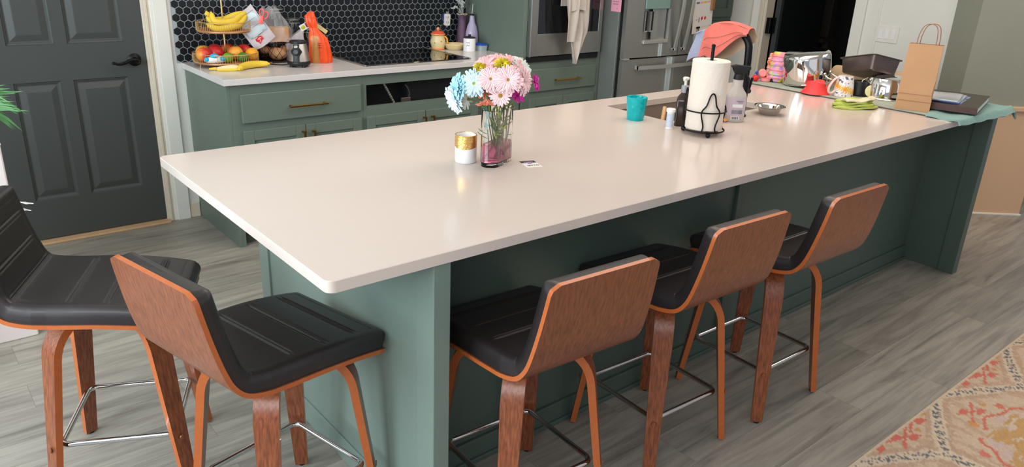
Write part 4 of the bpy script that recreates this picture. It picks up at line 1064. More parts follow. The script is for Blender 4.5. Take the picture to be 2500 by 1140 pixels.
# teal tumbler
tu = thing('teal_tumbler', 'turquoise textured glass tumbler on the island left of the sink', 'tumbler', (1.855, 0.790, H))
bm = B(); n = 40
def tg(u, v):
    a = 2*PI*u; r = 0.036+0.009*v+0.0009*math.sin(a*7+v*9)*math.sin(v*18+a*2); return (r*math.cos(a), r*math.sin(a), 0.098*v)
grid(bm, tg, 48, 24, cu=True)
def tg2(u, v):
    a = 2*PI*u; r = 0.033+0.009*(1-v); return (r*math.cos(a), r*math.sin(a), 0.098-0.084*v)
grid(bm, tg2, 48, 8, cu=True)
bmesh.ops.remove_doubles(bm, verts=bm.verts, dist=1e-5)
be = [e for e in bm.edges if len(e.link_faces) == 1]
lathe(bm, [(0, 0), (0.036, 0)], 48); lathe(bm, [(0, 0.014), (0.033, 0.014)], 48); lathe(bm, [(0.045, 0.098), (0.0435, 0.0995), (0.042, 0.098)], 48)
obj('glass', bm, M['teal'], tu, smooth=60)

# tube of tablets
tb = thing('tablet_tube', 'small white plastic tube with a pale printed label in front of the sink', 'tube', (1.852, 0.598, H))
obj('body', lathe(B(), [(0, 0), (0.0165, 0), (0.017, 0.002), (0.015, 0.004), (0.015, 0.068)], 28), M['whitepl'], tb, smooth=40)
obj('cap', lathe(B(), [(0.0155, 0.068), (0.019, 0.070), (0.019, 0.082), (0.017, 0.084), (0, 0.084)], 28), M['white'], tb, smooth=40)
obj('label_wrap', lathe(B(), [(0.0154, 0.008), (0.0154, 0.062)], 28), mat('speckled_label', (196, 206, 222), 0.5, var=0.35, vscale=140), tb, smooth=40)
# soap pump
sp = thing('soap_pump_bottle', 'dark amber square soap bottle with a pale pump next to the paper towels', 'bottle', (1.946, 0.612, H), math.radians(38))
def sq(w, z, r=0.008): return [(x, y, z) for x, y in rrect(-w, w, -w, w, min(r, w*0.95), 3)]
bm = B(); loft(bm, [sq(0.027, 0), sq(0.029, 0.003), sq(0.029, 0.105), sq(0.026, 0.118), sq(0.014, 0.136, 0.012), sq(0.0135, 0.142, 0.013)]); obj('body', bm, M['amber'], sp, smooth=35)
obj('collar', lathe(B(), [(0, 0.140), (0.0165, 0.140), (0.0165, 0.144), (0.0155, 0.168), (0.012, 0.170), (0, 0.170)], 24), M['softclear'], sp, smooth=40)
bm = B(); lathe(bm, [(0, 0.168), (0.006, 0.168), (0.006, 0.190), (0.013, 0.194), (0.014, 0.200), (0.010, 0.204), (0, 0.204)], 20); tube(bm, catmull([(0, 0, 0.198), (-0.018, 0.004, 0.199), (-0.030, 0.008, 0.194)], 4), 0.0045, 8)
obj('pump_head', bm, M['whitepl'], sp, smooth=50)

# paper towel holder and roll
PT = (1.905, 0.468)
ph = thing('paper_towel_holder', 'dark wire paper towel stand with looped sides on small ball feet', 'paper towel holder', (PT[0], PT[1], H))
bm = B(); Rr = 0.083
tube(bm, [(Rr*math.cos(2*PI*k/48), Rr*math.sin(2*PI*k/48), 0.020) for k in range(48)], 0.0036, 8, closed=True)
obj('base_ring', bm, M['blackmetal'], ph, smooth=60)
bm = B(); tube(bm, [(Rr*math.cos(2*PI*k/48+0.0), Rr*math.sin(2*PI*k/48), 0.098+0.0*k) for k in range(48)], 0.0030, 8, closed=True); obj('upper_ring', bm, M['blackmetal'], ph, smooth=60)
for q in range(3):
    a0 = math.radians(232+120*q); bm = B()
    def pp(da, z, r=Rr): return (r*math.cos(a0+da), r*math.sin(a0+da), z)
    tube(bm, catmull([pp(-0.36, 0.018, Rr), pp(-0.30, 0.045, Rr-0.001), pp(-0.44, 0.098, Rr+0.003), pp(-0.24, 0.128), pp(-0.12, 0.165), pp(0, 0.176), pp(0.12, 0.165), pp(0.24, 0.128), pp(0.44, 0.098, Rr+0.003), pp(0.30, 0.045, Rr-0.001), pp(0.36, 0.018, Rr)], 7), 0.0030, 8)
    obj('side_loop', bm, M['blackmetal'], ph, smooth=60)
for q in range(3):
    a0 = math.radians(232+120*q); obj('ball_foot', ball(B(), ((Rr-0.002)*math.cos(a0), (Rr-0.002)*math.sin(a0), 0.0095), 0.0095), M['blackmetal'], ph, smooth=60)
bm = B(); tube(bm, [(0, 0, 0.02), (0, 0, 0.350)], 0.0065, 14); ball(bm, (0, 0, 0.350), 0.008); 
for q in range(3): a0 = math.radians(232+120*q); tube(bm, [(0, 0, 0.020), (Rr*math.cos(a0), Rr*math.sin(a0), 0.020)], 0.003, 8)
obj('centre_rod', bm, M['blackmetal'], ph, smooth=60)
def roll(u, v):
    a = 2*PI*u; r = 0.074+0.0006*math.sin(a*13+v*30)*math.sin(v*44); return (r*math.cos(a), r*math.sin(a), 0.025+0.268*v)
bm = B(); grid(bm, roll, 72, 30, cu=True); lathe(bm, [(0.074, 0.293), (0.071, 0.2955), (0.020, 0.2955), (0.019, 0.293), (0.019, 0.027)], 72); lathe(bm, [(0.019, 0.025), (0.074, 0.025)], 72)
bmesh.ops.remove_doubles(bm, verts=bm.verts, dist=1e-5)
pr = obj('paper_towel_roll', bm, M['paper'], smooth=40, loc=(PT[0], PT[1], H)); tag(pr, 'white paper towel roll standing in the dark wire holder', 'paper towel')

# spray bottle
sb = thing('spray_bottle', 'translucent cleaning spray bottle with black trigger and lavender label near the sink', 'spray bottle', (2.225, 0.548, H), math.radians(-40))
def ov_(a, b, z, n=28): return [(a*math.cos(2*PI*k/n), b*math.sin(2*PI*k/n), z) for k in range(n)]
bm = B(); loft(bm, [ov_(0.044, 0.027, 0), ov_(0.047, 0.030, 0.004), ov_(0.047, 0.030, 0.110), ov_(0.043, 0.028, 0.124), ov_(0.030, 0.024, 0.140), ov_(0.022, 0.020, 0.155), ov_(0.022, 0.020, 0.182), ov_(0.018, 0.017, 0.186)]); obj('body', bm, M['spraybody'], sb, smooth=40)
bm = B(); loft(bm, [ov_(0.0475, 0.0305, 0.030), ov_(0.0475, 0.0305, 0.106)], False, False); obj('label_wrap', bm, M['lavlabel'], sb, smooth=60)
LM = Matrix.Translation((0, -0.0312, 0)) @ Matrix.Rotation(PI/2, 4, 'X')
bm = B()
for k, (a, b) in enumerate(((-0.004, 0.030), (0.004, 0.028))): scribble(bm, a, b, 0.094-0.007*k, 0.004, 0.0006, 0.0, mtx=LM, seed=k+3)
for k in range(4): box(bm, -0.018, 0.028, 0.052-0.0045*k, 0.0535-0.0045*k, -0.004, 0.0005, mtx=LM)
obj('label_text', bm, M['print'], sb)
bm = B(); box(bm, -0.018, 0.026, 0.066, 0.080, -0.004, 0.0004, mtx=LM); box(bm, -0.020, 0.016, 0.012, 0.028, -0.006, 0.0006, mtx=LM); obj('label_boxes', bm, M['white'], sb)
bm = B()
for k in range(9): box(bm, -0.017+0.0034*k, -0.0158+0.0034*k+0.0006*(k % 3), 0.014, 0.026, 0.0006, 0.001, mtx=LM)
obj('barcode', bm, M['ink'], sb)
bm = B(); lathe(bm, [(0.0, 0.184), (0.0215, 0.184), (0.0215, 0.190), (0.019, 0.206), (0.016, 0.208)], 24)
prism(bm, [(-0.040, 0.240), (-0.018, 0.246), (0.044, 0.241), (0.046, 0.228), (0.030, 0.226), (0.024, 0.205), (-0.018, 0.205), (-0.024, 0.225)], -0.013, 0.013, 0.003, mtx=Matrix.Rotation(PI/2, 4, 'X'))
obj('trigger_head', bm, M['black'], sb, smooth=40)
bm = B(); tube(bm, catmull([(0.030, 0, 0.226), (0.034, 0, 0.205), (0.046, 0, 0.188), (0.050, 0, 0.178)], 5), 0.004, 8); obj('trigger', bm, M['black'], sb, smooth=50)
# second bottle mostly hidden behind the roll
hb = thing('dark_bottle', 'dark soap bottle mostly hidden between paper towels and spray bottle', 'bottle', (2.155, 0.605, H))
bm = B(); loft(bm, [ov_(0.026, 0.026, 0), ov_(0.028, 0.028, 0.004), ov_(0.028, 0.028, 0.10), ov_(0.012, 0.012, 0.125), ov_(0.011, 0.011, 0.14)]); obj('body', bm, M['amber'], hb, smooth=40)
obj('cap', lathe(B(), [(0, 0.138), (0.013, 0.138), (0.013, 0.155), (0, 0.156)], 20), M['black'], hb, smooth=40)
bm = B(); grid(bm, lambda u, v: (2.165+0.045*u, 0.545+0.022*v, H+0.004+0.008*math.sin(PI*v)+0.004*math.sin(u*PI)), 8, 8); bmesh.ops.solidify(bm, geom=list(bm.faces), thickness=0.003)
tag(obj('sponge_scrap', bm, mat('orange_sponge', (226, 160, 92), 0.9, bump=0.6, bscale=200), smooth=60), 'small orange wipe lying between paper towels and spray bottle', 'wipe')
# stainless bowl
bw = B(); lathe(bw, [(0, 0.002), (0.034, 0.0), (0.038, 0.001), (0.058, 0.030), (0.061, 0.034), (0.069, 0.037), (0.0715, 0.0395), (0.069, 0.0405), (0.060, 0.037), (0.056, 0.031), (0.036, 0.004), (0, 0.0035)], 48)
tag(obj('steel_bowl', bw, M['polish'], smooth=50, loc=(2.515, 0.553, H)), 'small shallow stainless steel bowl on the island right of the faucet', 'bowl')

# drying mat along the island end
def mat_bm():
    bm = B(); box(bm, 3.192, 3.80, 0.055, 1.155, H+0.0003, H+0.007, 0.003); return bm
dm = thing('drying_mat', 'sage grey dish drying mat across the far end of the island', 'drying mat', (3.49, 0.6, H))
obj('pad', mat_bm(), M['matgrey'], dm, world=True)
bm = B(); tube(bm, [(3.1915, 0.06, H+0.0035), (3.1915, 1.15, H+0.0035)], 0.0028, 8); obj('edge_binding', bm, M['matedge'], dm, world=True)
HM = H+0.0075
# teal towel folded, hanging over the front right corner
def tealtowel():
    bm = B()
    def f(u, v):
        x = 3.17+0.715*u; y = 0.125-0.01*u-0.215*v
        y0 = 0.33*u*u; y = (0.125+0.20*u)-(0.165+0.185*u)*v-0.02*u
        z = HM+0.003+0.003*math.sin(u*11+v*3)*u+0.003*math.sin(v*9+u*4)
        over = max(0, -y+0.002); ox = max(0, x-3.85)
        z -= 0.9*max(0, over-0.020)*1.0+0.10*math.sqrt(over)*(1 if over > 0 else 0)*0.25
        if ox > 0: z -= 1.1*ox
        if y < 0: z = max(z, H-0.07); z += 0.002*math.sin(x*40)
        return (x, y, z+0.010*math.exp(-((v-0.93)/0.05)**2))
    grid(bm, f, 60, 34); bmesh.ops.solidify(bm, geom=list(bm.faces), thickness=-0.008); return bm
tag(obj('teal_towel', tealtowel(), M['tealtowel'], smooth=60), 'pale teal textured towel bunched over the front right corner of the island', 'towel')
# book
bk = thing('hardcover_book', 'large dark hardcover book lying on the teal towel', 'book', (3.6, 0.18, HM))
BM = frame_mtx((3.352, -0.032, HM+0.012), (0.972, 0.235, 0.0), (-0.235, 0.972, 0))
bm = B(); box(bm, 0, 0.47, 0, 0.34, 0, 0.003, 0.001, mtx=BM); box(bm, 0, 0.47, 0, 0.34, 0.028, 0.031, 0.001, mtx=BM); obj('cover', bm, M['book'], bk, world=True)
bm = B(); box(bm, -0.003, 0.001, 0, 0.34, 0.0, 0.031, 0.001, mtx=BM); obj('spine', bm, M['bookspine'], bk, world=True)
obj('pages', box(B(), 0.002, 0.464, 0.003, 0.334, 0.003, 0.028, mtx=BM), M['pages'], bk, world=True)
# zip bags
for k, (lab, cc) in enumerate((('clear zip bag at the bottom of the pile on the dark book', (150, 176, 214)), ('clear zip bag in the middle of the pile on the dark book', (190, 200, 216)), ('clear zip bag on top of the pile on the dark book', (212, 218, 224)))):
    z = HM+0.0445+0.0055*k; zm = frame_mtx((3.392-0.004*k, 0.060+0.006*k, z), (0.95, 0.20+0.04*k, 0), (-0.2, 1, 0))
    bm = B(); grid(bm, lambda u, v: (0.27*u-0.012*k, 0.215*v, 0.002*math.sin(u*7+k)+0.0015*math.sin(v*9)+0.001*k), 20, 14, mtx=zm); bmesh.ops.solidify(bm, geom=list(bm.faces), thickness=0.0035)
    z_ = thing('zip_bag', lab, 'plastic bag', (3.5, 0.2, z), 0, 'zip bags on the book')
    obj('bag_body', bm, mat('zip_plastic', cc, 0.12, alpha=0.75, bump=0.4, bscale=40), z_, smooth=60, world=True)
    obj('zip_strip', box(B(), -0.012*k-0.002, -0.012*k+0.008, 0.004, 0.211, 0.0, 0.0045, 0.001, mtx=zm), M['blue'] if k == 0 else M['labelpaper'], z_, world=True)
# kraft bag
kb = thing('kraft_paper_bag', 'tall brown kraft paper bag with twisted cord handles standing on the mat', 'bag', (3.28, 0.19, HM))
KM = frame_mtx((3.207, 0.292, HM), (0.34, -0.94, 0), (0, 0, 1)); W2, D2, HH = 0.155, 0.078, 0.315
bm = B()
def bagring(z, pinch, lean):
    d = D2*(1-pinch); o = D2*pinch/2; a = 0.004*z/HH
    pts = [(a, -o), (W2-a, -o), (W2-a+0.002, -o-d*0.5*(1-0.3*pinch)), (W2-a, -o-d), (a, -o-d), (a-0.002, -o-d*0.5)]
    gus = 0.022*pinch
    pts[2] = (W2-a-gus, -o-d*0.5); pts[5] = (a+gus, -o-d*0.5)
    return [KM @ Vector((p[0]+lean*z, z, p[1])) for p in pts]
rings = [bagring(z, pin, 0.0) for z, pin in ((0, 0), (0.05, 0.03), (0.09, 0.07), (0.16, 0.18), (0.24, 0.30), (HH, 0.42))]
rings[2][1] += Vector((-0.004, 0.004, 0)); rings[1][2] += Vector((-0.008, 0.010, 0))
loft(bm, rings, True, False); 
obj('bag_body', bm, M['kraft'], kb, world=True)
bm = B(); box(bm, 0.004, W2-0.004, 0.045, 0.0462, -0.0035, 0.0015, mtx=KM); box(bm, 0.004, W2-0.006, 0.078, 0.079, -0.004, 0.001, mtx=KM); obj('fold_crease', bm, M['kraftd'], kb, world=True)
for q, zoff in enumerate((-0.026, -0.052)):
    bm = B(); sx = 0.012 if q else 0
    tube(bm, catmull([(0.035+sx, HH-0.03, zoff), (0.037+sx, HH+0.035, zoff), (0.052+sx, HH+0.082, zoff), (0.082+sx, HH+0.094, zoff), (0.108+sx, HH+0.078, zoff), (0.117+sx, HH+0.03, zoff), (0.117+sx, HH-0.03, zoff)], 7), 0.0019, 8, mtx=KM)
    obj('handle', bm, M['kraftd'], kb, smooth=60, world=True)

# steel pot, upside down and propped on the red silicone cup
pt = thing('stainless_pot', 'large polished steel saucepan drying upside down, propped on the red silicone lid', 'pot', (3.42, 0.90, HM))
PM = Matrix.Translation((3.415, 0.895, HM+0.030)) @ Matrix.Rotation(math.radians(-31), 4, 'Z') @ Matrix.Rotation(math.radians(-11), 4, 'Y')
bm = B(); lathe(bm, [(0.128, 0.0), (0.133, -0.001), (0.134, 0.003), (0.130, 0.006), (0.129, 0.135), (0.124, 0.152), (0.110, 0.162), (0.0, 0.164)], 64, mtx=PM)
lathe(bm, [(0.128, 0.0), (0.1275, 0.13), (0.12, 0.15), (0, 0.158)], 64, mtx=PM); obj('body', bm, M['polish'], pt, smooth=40, world=True)
bm = B(); a0 = math.radians(-60)
def hp(da, r, z): return PM @ Vector((r*math.cos(a0+da), r*math.sin(a0+da), z))
tube(bm, catmull([hp(-0.22, 0.130, 0.045), hp(-0.20, 0.150, 0.028), hp(-0.13, 0.178, 0.016), hp(0.13, 0.178, 0.016), hp(0.20, 0.150, 0.028), hp(0.22, 0.130, 0.045)], 7), 0.0042, 8); 
obj('loop_handle', bm, M['polish'], pt, smooth=60, world=True)
for da in (-0.22, 0.22):
    obj('rivet', ball(B(), tuple(hp(da, 0.131, 0.048)), 0.008), M['polish'], pt, smooth=60, world=True)
# red silicone cup / lid
rs = thing('red_silicone_cup', 'soft red silicone cup turned upside down under the tilted pot', 'cup', (3.235, 0.735, HM))
def rc(u, v):
    a = 2*PI*u; zz = 0.062*v; r = 0.075*(1-v)**0.6*0.55+0.040; r = 0.074-0.030*v-0.006*math.sin(v*PI)+0.004*math.sin(a*3+1)*v; return (r*math.cos(a)*1.02, r*math.sin(a), zz+0.006*v*math.cos(a*2))
bm = B(); grid(bm, rc, 40, 10, cu=True); grid(bm, lambda u, v: ((0.044+0.004*math.sin(2*PI*u*3+1))*(1-v)*math.cos(2*PI*u)*1.02, (0.044+0.004*math.sin(2*PI*u*3+1))*(1-v)*math.sin(2*PI*u), 0.062+0.006*math.cos(4*PI*u)*(1-v)), 40, 5, cu=True)
bmesh.ops.remove_doubles(bm, verts=bm.verts, dist=1e-4); obj('cup_body', bm, M['redsil'], rs, smooth=50)
bm = B(); grid(bm, lambda u, v: (0.050+0.034*math.sin(PI*u), -0.05+0.02*v+0.018*math.cos(PI*u), 0.010+0.062*math.sin(PI*u*0.5)*1.0), 14, 6); bmesh.ops.solidify(bm, geom=list(bm.faces), thickness=0.004); obj('side_flap', bm, M['redsil'], rs, smooth=50)
# beige board behind
bb = B(); bmx = frame_mtx((3.60, 0.86, HM), (0.30, -0.95, 0), (0.18, 0.06, 1)); prism(bb, rrect(0, 0.42, 0, 0.112, 0.03), -0.012, 0, 0.003, mtx=bmx)
tag(obj('cutting_board', bb, M['beige'], smooth=40), 'beige cutting board standing on edge behind the pans', 'cutting board')

# collapsible tie-dye bottle and its neighbour
def tie(co):
    n = NZ.noise(Vector((co.x*16, co.y*16, co.z*38))); n2 = NZ.noise(Vector((co.x*20+5, co.y*14, co.z*30+9)))
    if n > 0.18: return (246, 150, 160)
    if n > 0.02: return (196, 150, 216)
    if n2 > 0.14: return (170, 222, 130)
    if n2 > -0.05: return (236, 204, 84)
    return (248, 168, 160) if n > -0.2 else (186, 144, 212)
def ribbed(h, r):
    pr_ = [(0, 0), (r*0.72, 0), (r*0.80, 0.004), (r*0.82, 0.012), (r*0.95, 0.020)]
    z = 0.024; k = 0
    while z < h-0.03: pr_ += [(r*(1.0-0.05*(k % 3)), z), (r*0.88, z+0.012), (r*0.98, z+0.016)]; z += 0.026; k += 1
    pr_ += [(r*0.80, h-0.022), (r*0.80, h-0.006), (r*0.74, h), (0, h)]; return pr_
TB = thing('silicone_water_bottle', 'pastel tie-dye collapsible silicone water bottle leaning on the drying mat', 'bottle', (3.365, 1.060, HM))
bt = obj('bottle_body', lathe(B(), ribbed(0.168, 0.050), 36), M['vsil'], TB, smooth=30); color(bt, tie); bt.rotation_euler = (0, math.radians(5), 0)
TB2 = thing('orange_silicone_bottle', 'orange and red silicone bottle mostly hidden behind the tie-dye bottle', 'bottle', (3.425, 1.118, HM))
bt2 = obj('bottle_body', lathe(B(), ribbed(0.150, 0.045), 36), M['vsil'], TB2, smooth=30); color(bt2, lambda c: (240, 104, 56) if NZ.noise(c*26) > -0.05 else (248, 176, 150))
# small toys and bits at the back of the mat
ty = thing('toy_figure', 'tiny toy with blue spiky top on a red round pot, beside pink cups', 'toy', (3.262, 1.128, HM))
bm = B(); ball(bm, (0, 0, 0.019), 0.020, 1, 1, 0.95); obj('red_pot', bm, M['redpl'], ty, smooth=60)
bm = B(); ball(bm, (0, 0, 0.048), 0.008)
for k in range(10):
    a = 2*PI*k/10; lathe(bm, [(0.004, 0), (0.0035, 0.006), (0, 0.014)], 8, mtx=fmt((0, 0, 0.048), (math.cos(a)*0.6, -0.5+0.2*(k % 2), math.sin(a))))
obj('spiky_top', bm, M['blue'], ty, smooth=50)
bm = B(); tube(bm, [(0, 0, 0.034), (0, 0, 0.045)], 0.004, 8); obj('neck', bm, M['whitepl'], ty)
pk = thing('pink_toy_cup', 'small pink toy cup with open round lid beside the blue and red toy', 'toy', (3.315, 1.095, HM))
obj('cup', lathe(B(), [(0, 0), (0.024, 0), (0.028, 0.003), (0.030, 0.020), (0.026, 0.020), (0.024, 0.006), (0, 0.006)], 28), M['pinkpl'], pk, smooth=40)
bm = B(); lathe(bm, [(0, 0), (0.022, 0), (0.024, 0.004), (0.020, 0.008), (0, 0.008)], 28, mtx=fmt((0.0, 0.026, 0.044), (-0.6, -0.8, 0.25))); obj('lid', bm, M['pinkpl'], pk, smooth=40)
obj('small_ring', lathe(B(), [(0.011, 0.02), (0.017, 0.02), (0.018, 0.034), (0.012, 0.034)], 24, c=(0.022, -0.010, 0)), M['pinkpl'], pk, smooth=40)
bm = B(); tube(bm, [(3.325, 1.055, HM+0.011), (3.365, 1.015+0.08, HM+0.011)], 0.011, 16)
tag(obj('black_cylinder', bm, M['black'], smooth=40), 'small black cylinder lying in front of the pink toy cup', 'cylinder')
bm = B(); ball(bm, (3.405, 0.995, HM+0.018), 0.018, 1, 1, 1); ball(bm, (3.405, 0.995, HM+0.048), 0.014); lathe(bm, [(0.006, 0), (0.009, 0.004), (0.006, 0.014), (0, 0.015)], 14, c=(3.405, 0.995, HM+0.058))
tag(obj('black_stopper', bm, M['amber'], smooth=60), 'small dark glass stopper between the tie-dye bottle and the pot', 'stopper')

# mug with flowers, on its side against the black mug
def floral(co):
    p = co*1.0
    for k, (cx, cz, r, c) in enumerate(FL):
        a = math.atan2(co.y, co.x); du = ((a-cx+PI) % (2*PI)-PI)*0.045; dz = co.z-cz; d = math.hypot(du, dz); th = math.atan2(dz, du)
        if d < r*(0.62+0.38*math.cos(th*7+k)): return c
        if d < r*0.3: return (226, 110, 50)
    n = NZ.noise(co*70)
    if n > 0.42: return (96, 92, 128)
    if n < -0.40: return (206, 196, 226)
    return (242, 236, 232)
rr_ = random.Random(4); FL = []
for k in range(22): FL.append((-PI+2*PI*((k*0.382) % 1), 0.012+0.085*((k*0.618) % 1), rr_.uniform(0.015, 0.023), ((238, 186, 60), (242, 160, 50), (246, 206, 96))[k % 3]))
mgt = thing('floral_mug', 'white mug with yellow flower pattern tipped upside down beside the red cup', 'mug', (3.305, 0.615, HM), math.radians(150))
bm = B()
def mug(u, v):
    a = 2*PI*u; z = 0.104*v; r = 0.051-0.014*v+0.003*math.sin(v*PI); return (r*math.cos(a), r*math.sin(a), z)
grid(bm, mug, 96, 60, cu=True); grid(bm, lambda u, v: (0.037*(1-v)*math.cos(2*PI*u), 0.037*(1-v)*math.sin(2*PI*u), 0.104), 96, 3, cu=True)
bmesh.ops.remove_doubles(bm, verts=bm.verts, dist=1e-5)
mo = color(obj('mug_body', bm, M['vshiny'], mgt, smooth=50), floral)
bm = B(); tube(bm, catmull([(0.037, 0, 0.098), (0.062, 0, 0.086), (0.086, 0, 0.048), (0.086, 0, 0.020), (0.068, 0, 0.013), (0.050, 0, 0.026)], 7), 0.0062, 10); obj('handle', bm, mat('mug_handle_glaze', (240, 214, 204), 0.25), mgt, smooth=60)
bkm = thing('black_cup', 'small black cup behind the floral mug with a bent wire bail', 'cup', (3.395, 0.575, HM))
obj('cup_body', lathe(B(), [(0, 0), (0.038, 0), (0.043, 0.006), (0.041, 0.072), (0.036, 0.078), (0, 0.078)], 32), M['black'], bkm, smooth=40)
bm = B(); tube(bm, catmull([(-0.03, -0.02, 0.07), (-0.02, -0.02, 0.085), (0.01, -0.03, 0.098), (0.03, -0.02, 0.092), (0.043, -0.02, 0.07)], 5), 0.0022, 6); obj('wire_bail', bm, M['chrome'], bkm, smooth=60)
# second pot + lid, and loaf pan on top
p2 = thing('steel_bowl_pot', 'polished steel mixing pot turned upside down between the mug and kraft bag', 'pot', (3.470, 0.458, HM))
obj('body', lathe(B(), [(0.112, 0), (0.118, 0.0), (0.118, 0.004), (0.112, 0.008), (0.110, 0.080), (0.098, 0.106), (0.070, 0.116), (0, 0.118)], 56), M['polish'], p2, smooth=40)
bm = B(); ball(bm, (0.02, -0.109, 0.058), 0.007); ball(bm, (-0.03, -0.106, 0.058), 0.007); obj('rivets', bm, M['polish'], p2, smooth=60); 
yl = B(); lathe(yl, [(0, 0), (0.020, 0.0), (0.030, 0.004), (0.032, 0.009), (0.027, 0.010), (0, 0.006)], 32, mtx=fmt((3.378, 0.500, HM+0.036), (-0.9, -0.5, 0.12)))
tag(obj('yellow_print_saucer', yl, mat('yellow_print', (232, 220, 160), 0.3, var=0.3, vscale=60), smooth=50), 'small pale yellow saucer standing between the floral mug and steel pot', 'saucer')
p3 = thing('domed_cover', 'domed polished steel cover resting behind the upside down pot, next to the kraft bag', 'cover', (3.685, 0.405, HM))
obj('dome', lathe(B(), [(0.098, 0), (0.102, 0.002), (0.100, 0.008), (0.085, 0.060), (0.060, 0.085), (0.030, 0.095), (0, 0.097)], 48), M['polish'], p3, smooth=50)
lp = thing('loaf_pan', 'dark nonstick loaf pan balanced tilted on top of the upside down steel pot', 'pan', (3.52, 0.55, HM+0.10))
rt_ = Vector((0.432, -0.902, 0)); vd_ = Vector((0.902, 0.432, 0)); e1 = (-rt_*0.66+vd_*0.75).normalized(); e2 = (rt_*0.75+vd_*0.66).normalized()
tl = Matrix.Rotation(math.radians(-17), 3, rt_)
e1 = tl @ e1; e2 = tl @ e2; e3 = e2.cross(e1) if e2.cross(e1).z > 0 else e1.cross(e2)
LP = Matrix((e1, e2, e3)).transposed().to_4x4(); LP.translation = Vector((3.408, 0.537, HM+0.140))+e1*0.118+e2*0.086
def rr3(a, b, z, r=0.018): return [LP @ Vector((x, y, z)) for x, y in rrect(-a, a, -b, b, r, 4)]
bm = B(); loft(bm, [rr3(0.110, 0.078, 0, 0.02), rr3(0.116, 0.084, 0.006, 0.022), rr3(0.126, 0.092, 0.078, 0.022), rr3(0.135, 0.101, 0.079, 0.022), rr3(0.135, 0.101, 0.083, 0.022), rr3(0.124, 0.090, 0.083, 0.022), rr3(0.114, 0.082, 0.008, 0.022), rr3(0.108, 0.076, 0.004, 0.02)]); obj('pan_body', bm, M['pan'], lp, smooth=40, world=True)
# folded green cloth
gc = thing('green_dish_cloth', 'lime green and cream dish cloth folded in a heap in front of the mug', 'cloth', (3.17, 0.47, H))
GM = frame_mtx((3.075, 0.435, H), (0.62, -0.30, 0), (0.3, 0.62, 0))
for k, (sx, sy, z, ox, oy) in enumerate(((0.145, 0.115, 0.007, 0.0, 0), (0.135, 0.105, 0.018, 0.006, 0.006), (0.120, 0.095, 0.029, 0.010, 0.012))):
    bm = B()
    def gf(u, v):
        a = 2*PI*u; ph = v*2*PI; R1 = 1-0.10*math.sin(a*3+k*2)-0.05*math.sin(a*7+k); tt = 0.007*(1+0.3*math.sin(a*5+k))
        rad = R1*(1+0.03*math.cos(ph)); cx = sx*0.8*math.cos(a)*rad*(0.86 if math.sin(ph) > 0 else 0.9); cy = sy*0.72*math.sin(a)*rad*0.9
        return (cx+ox, cy+oy, z+tt*math.sin(ph)+0.004*math.sin(a*4+k))
    def gt(u, v):
        a = 2*PI*u; R1 = 1-0.10*math.sin(a*3+k*2)-0.05*math.sin(a*7+k); q = 1-v
        return (sx*0.80*math.cos(a)*R1*q+ox, sy*0.72*math.sin(a)*R1*q+oy, z+0.006*math.sqrt(max(0, 1-q**6))+0.0035*math.sin(a*4+k)*q+0.004*math.sin(q*9+a)*q)
    grid(bm, gt, 48, 12, cu=True)
    grid(bm, lambda u, v: (lambda a, R1: (sx*0.80*math.cos(a)*R1*(1-0.03*v)+ox, sy*0.72*math.sin(a)*R1*(1-0.03*v)+oy, z+0.0035*math.sin(a*4+k)+0.004*math.sin(9+a)-0.009*v))(2*PI*u, 1-0.10*math.sin(2*PI*u*3+k*2)-0.05*math.sin(2*PI*u*7+k)), 48, 4, cu=True)
    bmesh.ops.transform(bm, matrix=GM, verts=bm.verts)
    for vv in bm.verts: vv.co.z = max(vv.co.z, H+0.0006)
    obj('folded_layer', bm, M['lime2'], gc, smooth=70, world=True)
bm = B(); grid(bm, lambda u, v: (-0.075+0.19*u, -0.045+0.055*v-0.030*math.sin(u*PI)+0.03*u, 0.040+0.006*math.sin(v*PI)+0.007*u*u+0.003*math.sin(u*12)), 24, 10, mtx=GM); bmesh.ops.solidify(bm, geom=list(bm.faces), thickness=0.006); obj('cream_fold', bm, M['creamcloth'], gc, smooth=70, world=True)

# ================================================================ THINGS ON THE BACK COUNTER
# cooktop
ct = thing('cooktop', 'black glass electric cooktop set flush in the back counter', 'cooktop', (1.9, 2.84, H))
obj('glass_top', box(B(), 1.530, 2.270, 2.568, 3.085, H+0.0003, H+0.006, 0.002), M['cookglass'], ct, world=True)
bm = B(); box(bm, 1.519, 1.531, 2.562, 3.088, H+0.0003, H+0.008, 0.002); box(bm, 2.269, 2.281, 2.562, 3.088, H+0.0003, H+0.008, 0.002); obj('side_trim', bm, M['steel'], ct, world=True)
# tiered fruit stand
TX, TY = 0.865, 2.943
fs = thing('fruit_stand', 'two-tier gold wire fruit stand with wooden trays at the left of the counter', 'fruit stand', (TX, TY, H))
def wtray(bm, R, zb, hgt, n):
    for z in (zb, zb+hgt): tube(bm, [(R*math.cos(2*PI*k/64), R*math.sin(2*PI*k/64), z) for k in range(64)], 0.0022, 6, closed=True)
    for k in range(n):
        a = 2*PI*k/n; tube(bm, [(R*math.cos(a), R*math.sin(a), zb), (R*math.cos(a), R*math.sin(a), zb+hgt)], 0.0011, 5)
RB, RT = 0.173, 0.141
bm = B(); wtray(bm, RB, 0.026, 0.045, 84); obj('lower_basket', bm, M['gold'], fs, smooth=60)
obj('lower_tray', lathe(B(), [(0, 0.018), (RB-0.004, 0.018), (RB-0.002, 0.024), (RB-0.004, 0.030), (0, 0.030)], 64), M['copperwood'], fs, smooth=40)
bm = B(); wtray(bm, RT, 0.190, 0.046, 70); obj('upper_basket', bm, M['gold'], fs, smooth=60)
